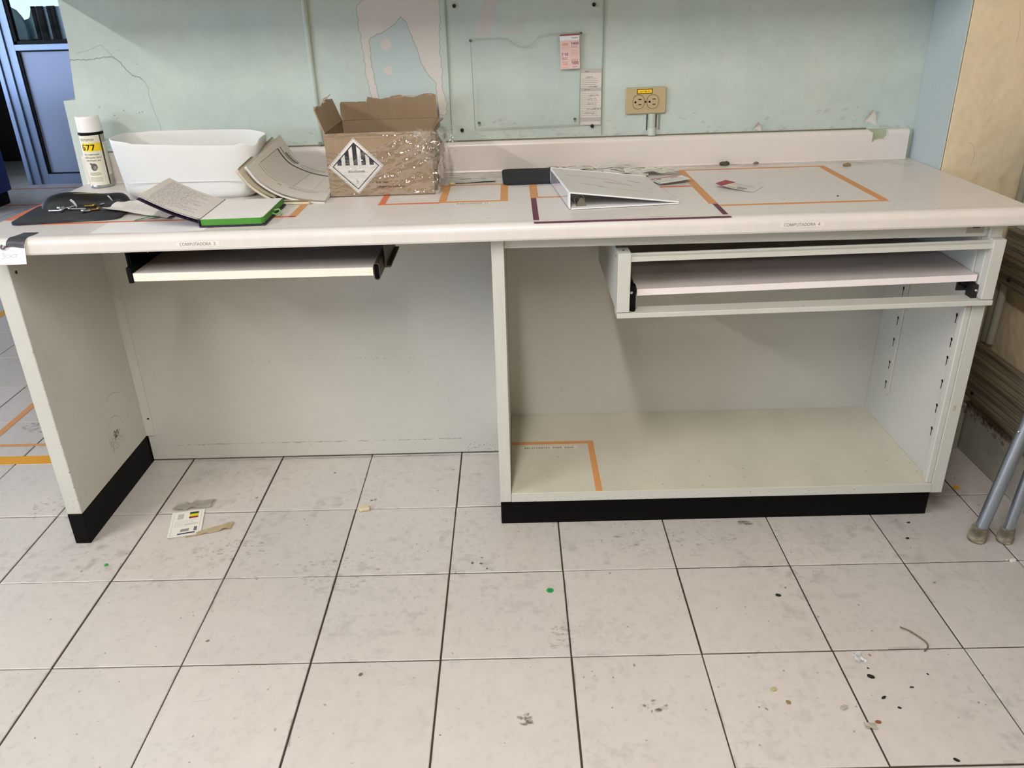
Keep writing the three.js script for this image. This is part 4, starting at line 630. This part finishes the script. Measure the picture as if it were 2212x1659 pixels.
  mesh('film_side', grid(40, 50, (u, v) => { const y = .004 + v * (.165 - .02 * u); return V(w + .003 + .006 * wr(u, v, 4) + .022 * Math.exp(-Math.pow((v - .72) / .2, 2)) * (1 - u * .6), y, -u * .2 + .003); }, .0002), film, t);
  mesh('film_loose', grid(64, 54, (u, v) => { const x = w - .05 + u * .1, y = .085 + v * .085 - .03 * u * (1 - v); return V(x + .008 * wr(v, u, 4), y + .016 * wr(u, v, 3) - .016, .006 - .05 * u + .016 * wr(u * .8, v, 5)); }, .0002), film, t);
  mesh('film_edge', grid(60, 6, (u, v) => V(.004 + u * (w - .03), h - .012 + v * .014, .003 + .002 * wr(u * 2, v, 3)), .0002), film, t);
  const dome = tag(mesh('glass_dish', new THREE.SphereGeometry(.03, 24, 12, 0, Math.PI * 2, 0, Math.PI / 2).scale(1, .55, 1), phys({ color: '#f2f0ec', transmission: .85, thickness: 0, roughness: .25 })), 'small clear domed cover behind the forms beside the box', 'cover');
  dome.position.set(-.34, CT(-.34), -1.325); dome.scale.set(.8, 1.1, .8);
}
// ---------------------------------------------------------------- ring binder
{
  const t = thing('ring_binder', 'white ring binder lying half open in the maroon taped field', 'binder', [.33, CT(.33) + .0012, -.845], .1);
  t.rotation.z = TILT;
  const Wd = .272, L = .315, Hs = .043, vin = canvasTex(1024, 1024, (c, w, h) => { pixelFill(c, w, h, (u, v) => { const k = .97 + .05 * (fbm(u, v, 4, 9, 3) - .5); return [214 * k, 209 * k, 206 * k]; }); const bl = (x, y, a, b, r, col) => { for (let i = 0; i < 50; i++) { c.fillStyle = col; c.beginPath(); const q = rnd() * 2 - 1; c.ellipse(x + q * a * Math.cos(r) + rr(-b, b) * .4, y + q * a * Math.sin(r) + rr(-b, b) * .4, rr(8, 40), rr(4, b * .5), r, 0, 7); c.fill(); } };
    bl(330, 300, 200, 40, .1, 'rgba(186,146,132,.3)'); bl(560, 470, 90, 50, .1, 'rgba(186,146,132,.3)'); bl(640, 420, 160, 30, .9, 'rgba(180,146,136,.28)'); bl(300, 640, 120, 20, .3, 'rgba(130,128,120,.3)'); bl(620, 720, 260, 20, .12, 'rgba(150,144,126,.28)'); bl(800, 330, 60, 24, .6, 'rgba(136,132,138,.3)'); });
  const vm = phys({ map: vin, roughness: .3, clearcoat: .5, clearcoatRoughness: .25 });
  const wv = std('#efeeee', .35), th = .003;
  mesh('back_cover', bx(.004, Wd + .004, 0, th, -L, 0, .0012), wv, t);
  const sp = mesh('spine', bx(0, th, .002, Hs, -L, 0, .0012), wv, t);
  mesh('spine_pocket', bx(-.0008, .0002, .004, Hs - .004, -L + .02, -.02, 0), phys({ color: '#c9c7d0', roughness: .15, clearcoat: 1 }), sp);
  const cv = mesh('front_cover', uvRect(bx(0, Wd + .004, -th, 0, -L, 0, .0012), (x) => x / Wd, (x, y, z) => -z / L), vm, t); cv.position.set(.002, Hs, 0); cv.rotation.z = -Math.asin((Hs - .006) / Wd);
  for (const z of [0, -L]) mesh('welded_edge', rod([.001, -.0005, z], [Wd + .003, -.0005, z], .0019, 8), wv, cv);
  const rings = mesh('ring_mechanism', bx(.022, .042, th, .0055, -L + .03, -.02, .001), M.zinc, t);
  for (const z of [-.04, -.155, -.27]) mesh('ring', new THREE.TorusGeometry(.0125, .0012, 6, 24).translate(.032, .0145, z), M.zinc, rings);
  mesh('lever', plate([[.02, .003], [.046, .003], [.043, .014], [.037, .024], [.03, .024], [.024, .014]], -.022, .003, .0006), std('#8b8878', .4, { metalness: .8 }), rings);
}
// ---------------------------------------------------------------- cards and torn papers on the counter
{
  const cardT = (seedCol) => canvasTex(256, 180, (c, w, h) => { c.fillStyle = '#dedbd3'; c.fillRect(0, 0, w, h); c.fillStyle = seedCol; c.fillRect(0, 0, w, 22); c.fillStyle = '#8f8a52'; c.fillRect(w * .55, h * .2, 70, 22); lines(c, 16, 70, 220, 5, 18, '#7d786f', 4); c.fillStyle = '#4e4a46'; c.fillRect(20, 34, 40, 22); });
  const stack = (x, z, turn, i) => { const m = tag(mesh('printed_card', grid(6, 4, (u, v) => V((u - .5) * .088, .0018 * i + .0012 + .003 * u * u * (i > 2 ? 1 : .4) + .002 * i * u * .3, (.5 - v) * .062), .0006), std(0xffffff, .6, { map: cardT(['#b5565a', '#b98b86', '#7c7f86', '#a9525a'][i % 4]) })), ['lowest printed card of the small stack right behind the binder', 'second printed card up in the stack behind the binder', 'third printed card up in the stack behind the binder', 'topmost printed card of the stack behind the binder'][i], 'card', 'printed cards stacked behind the binder'); m.position.set(x, CT(x) + .0005, z); m.rotation.y = turn; };
  for (let i = 0; i < 4; i++) stack(.628 + i * .0015 * (i % 2 ? 1 : -1), -1.135 + .003 * i, .3 + .05 * (i % 3), i);
  const sc = tag(mesh('sample_card', grid(8, 6, (u, v) => V((u - .5) * .105, .001 + .012 * Math.pow(1 - u, 2) * (1 - .4 * v), (.5 - v) * .075), .0006), std(0xffffff, .55, { map: canvasTex(320, 220, (c, w, h) => { c.fillStyle = '#d9d5cc'; c.fillRect(0, 0, w, h); c.fillStyle = '#a03a44'; c.beginPath(); c.moveTo(0, 0); c.lineTo(90, 0); c.lineTo(60, h); c.lineTo(0, h); c.fill(); c.fillStyle = '#8f8d86'; c.fillRect(160, 130, 80, 40); c.fillStyle = '#b0a648'; c.fillRect(90, 175, 70, 18); c.fillStyle = '#3d3d48'; c.fillRect(170, 182, 60, 14); lines(c, 100, 30, 190, 5, 18, '#8b867c', 4); }) })), 'single bent card with a red end inside the right taped field', 'card');
  sc.position.set(.797, CT(.797), -1.037); sc.rotation.y = -.62;
  const scrapMat = (i) => std(0xffffff, .7, { map: canvasTex(256, 128, (c, w, h) => { c.fillStyle = ['#d8d4c8', '#d3d0c8', '#dcd8cf'][i % 3]; c.fillRect(0, 0, w, h); c.fillStyle = '#8d8752'; c.fillRect(rr(60, 140), rr(20, 60), 60, 16); c.fillStyle = '#55524c'; c.fillRect(rr(10, 60), rr(20, 90), 44, 12); c.fillRect(rr(160, 200), rr(20, 90), 40, 12); lines(c, 10, 80, 220, 3, 14, '#a09a8c', 4); }) });
  const sm = [0, 1, 2].map(scrapMat);
  const where = [[.43, -1.27, .12, .06, .1], [.52, -1.25, .13, .07, -.1], [.575, -1.28, .12, .05, .15], [.62, -1.235, .1, .05, -.2], [.38, -1.3, .1, .05, .05], [.5, -1.315, .12, .045, 0]];
  const names = ['leftmost', 'second', 'middle', 'rightmost', 'hindmost left', 'hindmost middle'];
  where.forEach(([x, z, w, d, r], i) => { const m = tag(mesh('torn_label', grid(12, 6, (u, v) => V((u - .5) * w + .006 * vn(v * 5, i, 64, 3), .0008 + .0016 * i + .011 * vn(u * 4, v * 3 + i, 64, 9), (v - .5) * -d + .006 * vn(u * 6, i, 64, 4)), .0004), sm[i % 3]), names[i] + ' torn label scrap along the backsplash behind the binder', 'paper', 'torn label scraps behind the binder'); m.position.set(x, CT(x) + .0004, z); m.rotation.y = r; });
  const tl = tag(mesh('torn_label', grid(14, 6, (u, v) => V((u - .5) * .135, .0008 + .004 * vn(u * 4, v * 3, 64, 19), (.5 - v) * .06 + .004 * vn(u * 6, 1, 64, 4)), .0004), sm[1]), 'torn label scrap on the taped field right of the cardboard box', 'paper', 'torn label scraps behind the binder'); tl.position.set(.075, CT(.07) + .0008, -1.225); tl.rotation.y = .06; delete tl.userData.group;
  const crumb = (x, z, r, col, label) => { const m = tag(mesh('debris_bit', new THREE.IcosahedronGeometry(r, 1), std(col, .9)), label, 'debris'); const p = m.geometry.attributes.position; for (let i = 0; i < p.count; i++) { const q = .7 + .6 * vn(p.getX(i) * 400 + 5, p.getZ(i) * 400 + p.getY(i) * 300, 64, 2); p.setXYZ(i, p.getX(i) * q * 1.4, p.getY(i) * q * .7, p.getZ(i) * q); } m.geometry.computeVertexNormals(); m.position.set(x, CT(x) + r * .5, z); };
  crumb(.832, -1.34, .011, '#4f4636', 'dark lump of dirt against the backsplash above the taped field'); crumb(1.176, -1.272, .008, '#8d7a52', 'tan crumb on the counter right of the taped field'); crumb(.318, -1.335, .008, '#b5a888', 'tan twisted scrap at the foam pad back corner'); crumb(.02, -1.18, .007, '#cdbf9c', 'pale crumpled tape bit on the orange tape beside the box'); crumb(1.01, -.905, .0028, '#4b443a', 'tiny dark crumb inside the right taped field'); crumb(.93, -1.345, .006, '#7c715c', 'small grey dirt crumb at the backsplash foot');
  tag(mesh('twine', tube([[.3, CT(.3) + .012, -1.332], [.33, CT(.3) + .012, -1.33], [.37, CT(.3) + .008, -1.335], [.42, CT(.4) + .01, -1.338], [.445, CT(.4) + .003, -1.33]], .0022, 40, 6), std('#a39a80', .9)), 'frayed tan twine lying along the backsplash', 'twine');
  // paper with 300 taped over the front edge
  const pt = thing('taped_note', 'small white paper reading 300 taped over the left front edge', 'note');
  mesh('note_paper', grid(8, 8, (u, v) => V(-1.025 + u * .07 + .006 * v, .842 + v * .046, -.7185 - .003 * v + .004 * (1 - v) * Math.sin(u * 3)), .0004), std(0xffffff, .85, { map: canvasTex(256, 224, (c, w, h) => { c.fillStyle = '#e9e8ee'; c.fillRect(0, 0, w, h); c.strokeStyle = 'rgba(60,56,70,.75)'; c.lineWidth = 3; c.beginPath(); c.arc(62, 108, 15, -2.2, 1.4); c.stroke(); c.beginPath(); c.arc(58, 138, 18, -1.4, 2.4); c.stroke(); c.beginPath(); c.ellipse(108, 128, 20, 17, 0, 0, 7); c.stroke(); c.beginPath(); c.ellipse(156, 124, 22, 16, -.2, 0, 7); c.stroke(); c.beginPath(); c.moveTo(176, 112); c.lineTo(192, 106); c.stroke(); }) }), pt);
  mesh('black_tape', grid(8, 16, (u, v) => { const P = [[-.7185, -.016], [-.7215, -.004], [-.733, .0035], [-.75, .0025], [-.768, .0013], [-.785, .0012]], q = v * 4.999, i = Math.floor(q), f = q - i, z = P[i][0] + (P[i + 1][0] - P[i][0]) * f, y = P[i][1] + (P[i + 1][1] - P[i][1]) * f; return V(-.993 + u * .036 + .01 * v + .006 * (1 - v) * u, CT(-.97) + y + .002 * Math.sin(u * 5) * (1 - v), z); }, .0005), std('#3f4044', .5), pt);
  mesh('tape_curl', tube([[-.992, CT(-.97) - .012, -.7165], [-.997, CT(-.97) - .018, -.714], [-1.003, CT(-.97) - .015, -.716], [-1.0, CT(-.97) - .009, -.7175]], .0022, 16, 6), std('#6a5d5c', .5), pt);
}
// ---------------------------------------------------------------- litter on the floor
{
  const fc = tag(mesh('floor_card', grid(6, 6, (u, v) => V((u - .5) * .092, .0016 + .002 * vn(u * 3, v * 3, 64, 2), (.5 - v) * .125), .0012), std(0xffffff, .5, { map: canvasTex(420, 560, (c, w, h) => { c.fillStyle = '#e1ddd2'; c.fillRect(0, 0, w, h); c.strokeStyle = '#a9a599'; c.lineWidth = 4; c.strokeRect(34, 24, w - 68, h - 60); c.fillStyle = '#b5b4ab'; c.fillRect(80, 50, 80, 120); c.fillStyle = '#1f4a24'; c.fillRect(232, 34, 116, 46); c.fillStyle = '#d9c529'; c.fillRect(232, 80, 116, 58); c.fillStyle = '#7a2a20'; c.fillRect(232, 138, 116, 40); lines(c, 60, 210, 280, 8, 18, '#aaa69b', 4); c.fillStyle = '#8d8a84'; c.fillRect(190, 306, 180, 8); c.fillRect(150, 400, 110, 60); c.fillStyle = '#2b2547'; c.fillRect(120, 488, 220, 26); c.fillStyle = '#6b6570'; c.fillRect(320, 380, 40, 90); }) })), 'white printed card with green yellow red bars on the floor', 'card');
  fc.position.set(-.79, 0, -.845); fc.rotation.y = .24;
  tag(mesh('crumpled_film', grid(24, 10, (u, v) => V(-.86 + u * .11 + .008 * vn(v * 4, 2, 64, 1), .0008 + .012 * vn(u * 6, v * 4, 64, 3), -.945 + v * .04 - u * .02), .0003), phys({ color: '#d9d5cc', transmission: .7, thickness: 0, roughness: .35 })), 'crumpled clear film behind the printed card on the floor', 'film');
  tag(mesh('tape_scrap', grid(24, 4, (u, v) => V(-.77 + u * .12, .0008 + .014 * vn(u * 7, v * 2, 64, 6) * u, -.778 - u * .035 - v * (.012 + .02 * u)), .0003), phys({ color: '#d8c9a6', transmission: .5, thickness: 0, roughness: .4 })), 'twisted yellowed tape in front of the printed card on the floor', 'tape');
  const ln = new RoundedBoxGeometry(.034, .013, .02, 3, .005); const er = tag(mesh('soap_piece', ln, std('#cdbf9f', .6)), 'small beige rounded block on the floor at a tile corner', 'block'); er.position.set(-.274, .0066, -.893); er.rotation.y = .2;
  const dot = tag(mesh('green_dot_sticker', new THREE.CylinderGeometry(.0095, .0095, .0006, 24), [M.paper, std(0xffffff, .6, { map: canvasTex(128, 128, (c) => { c.fillStyle = '#2e9a55'; c.fillRect(0, 0, 128, 128); scribble(c, 34, 50, 60, 26, '#12271a', 6); scribble(c, 34, 78, 60, 22, '#12271a', 6); }) }), M.paper]), 'round green dot sticker with black marks on the floor', 'sticker'); dot.position.set(.262, .0008, -.5235);
  const gb = tag(mesh('green_scrap', slab([[-.005, -.006], [.004, -.005], [.007, .003], [-.002, .006]], 0, .0008), std('#2f8f4f', .7)), 'tiny green paper scrap on the floor near the left leg', 'paper'); gb.position.set(-.944, .0006, -.666);
  const bit = (x, z, w, d, r, col, label, cat = 'crumb') => { const m = tag(mesh('floor_crumb', slab([[-w, -d * .4], [-w * .5, -d], [w * .7, -d * .6], [w, d * .3], [w * .3, d], [-w * .8, d * .6]], 0, Math.min(.004, w * .5), .0006), std(col, .85)), label, cat, 'crumbs on the floor tiles'); m.position.set(x, .0005, z); m.rotation.y = r; };
  const K = '#15130f';
  bit(.9543, -.221, .008, .0045, -.4, K, 'largest black chip on the floor below the clear plastic bit'); bit(.958, -.164, .006, .0028, .5, K, 'slanted black chip on the floor, nearest the right joint'); bit(.9795, -.137, .004, .0025, -.3, K, 'small black chip right of the slanted black chip'); bit(.833, -.4856, .0068, .0045, -.1, '#1d1712', 'oval black seed alone on a tile below the cabinet'); bit(.9585, -.246, .0028, .002, -.6, K, 'tiny black chip just below the clear plastic bit'); bit(1.0815, -.2252, .003, .002, -.7, K, 'tiny black chip at the right on the tile of black chips'); bit(1.03, -.19, .0045, .002, 0, '#3a352c', 'grey-brown sliver right of the black chips');
  bit(.92, -.1022, .006, .004, 0, '#8a4a34', 'reddish brown flake beside the floor joint'); bit(.7525, -.1574, .005, .0055, .3, '#8a7448', 'tan crumb on the front right tile'); bit(.7317, -.1926, .007, .006, .8, '#b0a684', 'pale tan crumb behind the other tan crumb'); bit(.8639, -.14, .009, .006, .6, '#a9a49b', 'grey flake on the front right tile'); bit(1.0337, -.0101, .006, .003, -.5, K, 'black chip at the bottom right edge'); bit(1.5114, -.9364, .008, .009, .7, '#d9a018', 'yellow scrap on the floor right of the cabinet', 'scrap'); bit(1.4844, -.5965, .009, .006, .3, '#e6e0d4', 'white speck on the floor under the metal legs'); bit(1.47, -.6, .004, .003, .3, '#e6e0d4', 'tiny white fleck beside the white speck by the metal legs');
  bit(1.29, -.77, .005, .003, .3, '#2a241c', 'dark crumb on the floor at the cabinet right corner'); bit(1.255, -.7, .005, .0035, .3, '#1f1b16', 'dark crumb in front of the right plinth corner');
  tag(mesh('twig', tube([[1.083, .004, -.366], [1.098, .005, -.352], [1.112, .003, -.335], [1.1215, .003, -.315], [1.119, .003, -.303], [1.106, .002, -.291]], .0018, 40, 6), std('#6d6354', .9)), 'thin curved grey twig on the floor at the right', 'twig');
  tag(mesh('plastic_bit', grid(10, 10, (u, v) => V(.938 + u * .022, .001 + .012 * vn(u * 5, v * 5, 64, 8), -.285 + v * .026), .0003), phys({ color: '#f4f4f4', transmission: .75, thickness: 0, roughness: .15 })), 'crumpled clear plastic bit on the floor at the right', 'plastic');
  tag(mesh('plastic_bit', grid(8, 8, (u, v) => V(.888 + u * .024, .0015 + .005 * vn(u * 5, v * 5, 64, 18), -.1 + v * .016), .0003), phys({ color: '#d8d2c4', transmission: .5, thickness: 0, roughness: .3 })), 'flat cloudy plastic bit lying across the floor joint', 'plastic');
}
// ---------------------------------------------------------------- right side: wall boards, pipes, folded chair
{
  const woodTex = canvasTex(512, 256, (c, w, h) => pixelFill(c, w, h, (u, v) => { const g = vn(u * 16 + 1.5 * fbm(u, v, 4, 2, 3), v * 64, 16, 6), s = fbm(u, v, 6, 12, 4), k = .55 + .5 * g + .5 * (s - .5); return [138 * k, 124 * k, 100 * k]; }), true, true);
  const wood = std(0xffffff, .85, { map: woodTex, bumpMap: bumpTex, bumpScale: .002 });
  const plank = (y0, y1, z0, z1, label) => { const t = thing('wall_plank', label, 'plank'); mesh('board', uvRect(bx(1.585, 1.61, y0, y1, z0, z1, .003), (x, y, z) => z / 2, (x, y) => (y + x) / .16), wood, t); mesh('mounting_block', bx(1.61, 1.65, y0 + .03, y1 - .03, z0 + .08, z0 + .14), wood, t); mesh('bolt', new THREE.CylinderGeometry(.006, .006, .006, 10).rotateZ(Math.PI / 2).translate(1.583, y0 + .025, z0 + .06), M.dark, t); mesh('mounting_block', bx(1.61, 1.65, y0 + .03, y1 - .03, .3, .36), wood, t); };
  plank(.222, .392, -1.14, .6, 'lower weathered plank fixed along the tan wall'); plank(.6, .76, -1.1, .6, 'upper weathered plank fixed along the tan wall');
  const pp = thing('wall_pipe', 'pair of thin grey pipes running up the tan wall behind the planks', 'pipe');
  mesh('pipe', rod([1.625, .395, -1.12], [1.625, 1.0, -1.1], .011), std('#a9a596', .5), pp); mesh('pipe', rod([1.628, .39, -1.152], [1.628, 1.0, -1.14], .013), std('#8d8979', .6), pp);

  const ch = thing('folded_chair', 'folded metal chair leaning at the right edge, two tube legs showing', 'chair');
  const rubber = std(0xffffff, .85, { map: canvasTex(128, 128, (c, w, h) => pixelFill(c, w, h, (u, v) => { const k = .35 + 1.1 * (fbm(u, v, 5, 3, 4)); return [158 * k, 146 * k, 124 * k]; })) });
  const tubeM = std('#a8afb8', .34, { metalness: .85 });
  const legs = [[1.438, -.69, 1.528, .62, .0165, .024], [1.509, -.681, 1.552, .6, .0135, .021]];
  for (const [x, z, tx, ty, r, fr] of legs) for (const zz of [z, z + .42]) {
    const dx = (tx - x) / ty, lg = mesh('leg', rod([x + dx * .03, .03, zz], [tx, ty, zz], r, 20), tubeM, ch);
    const f = mesh('rubber_foot', new THREE.LatheGeometry([[0, 0], [fr * .96, 0], [fr, .006], [fr * .96, .02], [fr * .82, .043], [r + .001, .044], [r * .5, .043]].map(([a, b]) => new THREE.Vector2(a, b)), 24), rubber, lg); f.position.set(x, 0, zz); f.rotation.z = -Math.atan(dx) * .6;
    mesh('rivet', new THREE.SphereGeometry(.0045, 8, 6).translate(x + dx * .34 - r, .34, zz + .004), M.zinc, lg);
  }
  mesh('top_bar', rod([1.528, .62, -.69], [1.528, .62, -.27], .0165, 16), tubeM, ch); mesh('cross_bar', rod([1.552, .6, -.681], [1.552, .6, -.261], .0135, 16), tubeM, ch);
  mesh('seat', bx(1.5, 1.515, .45, .62, -.67, -.29, .006), std('#5d564c', .7), ch);
}
renderer.render(scene, camera);
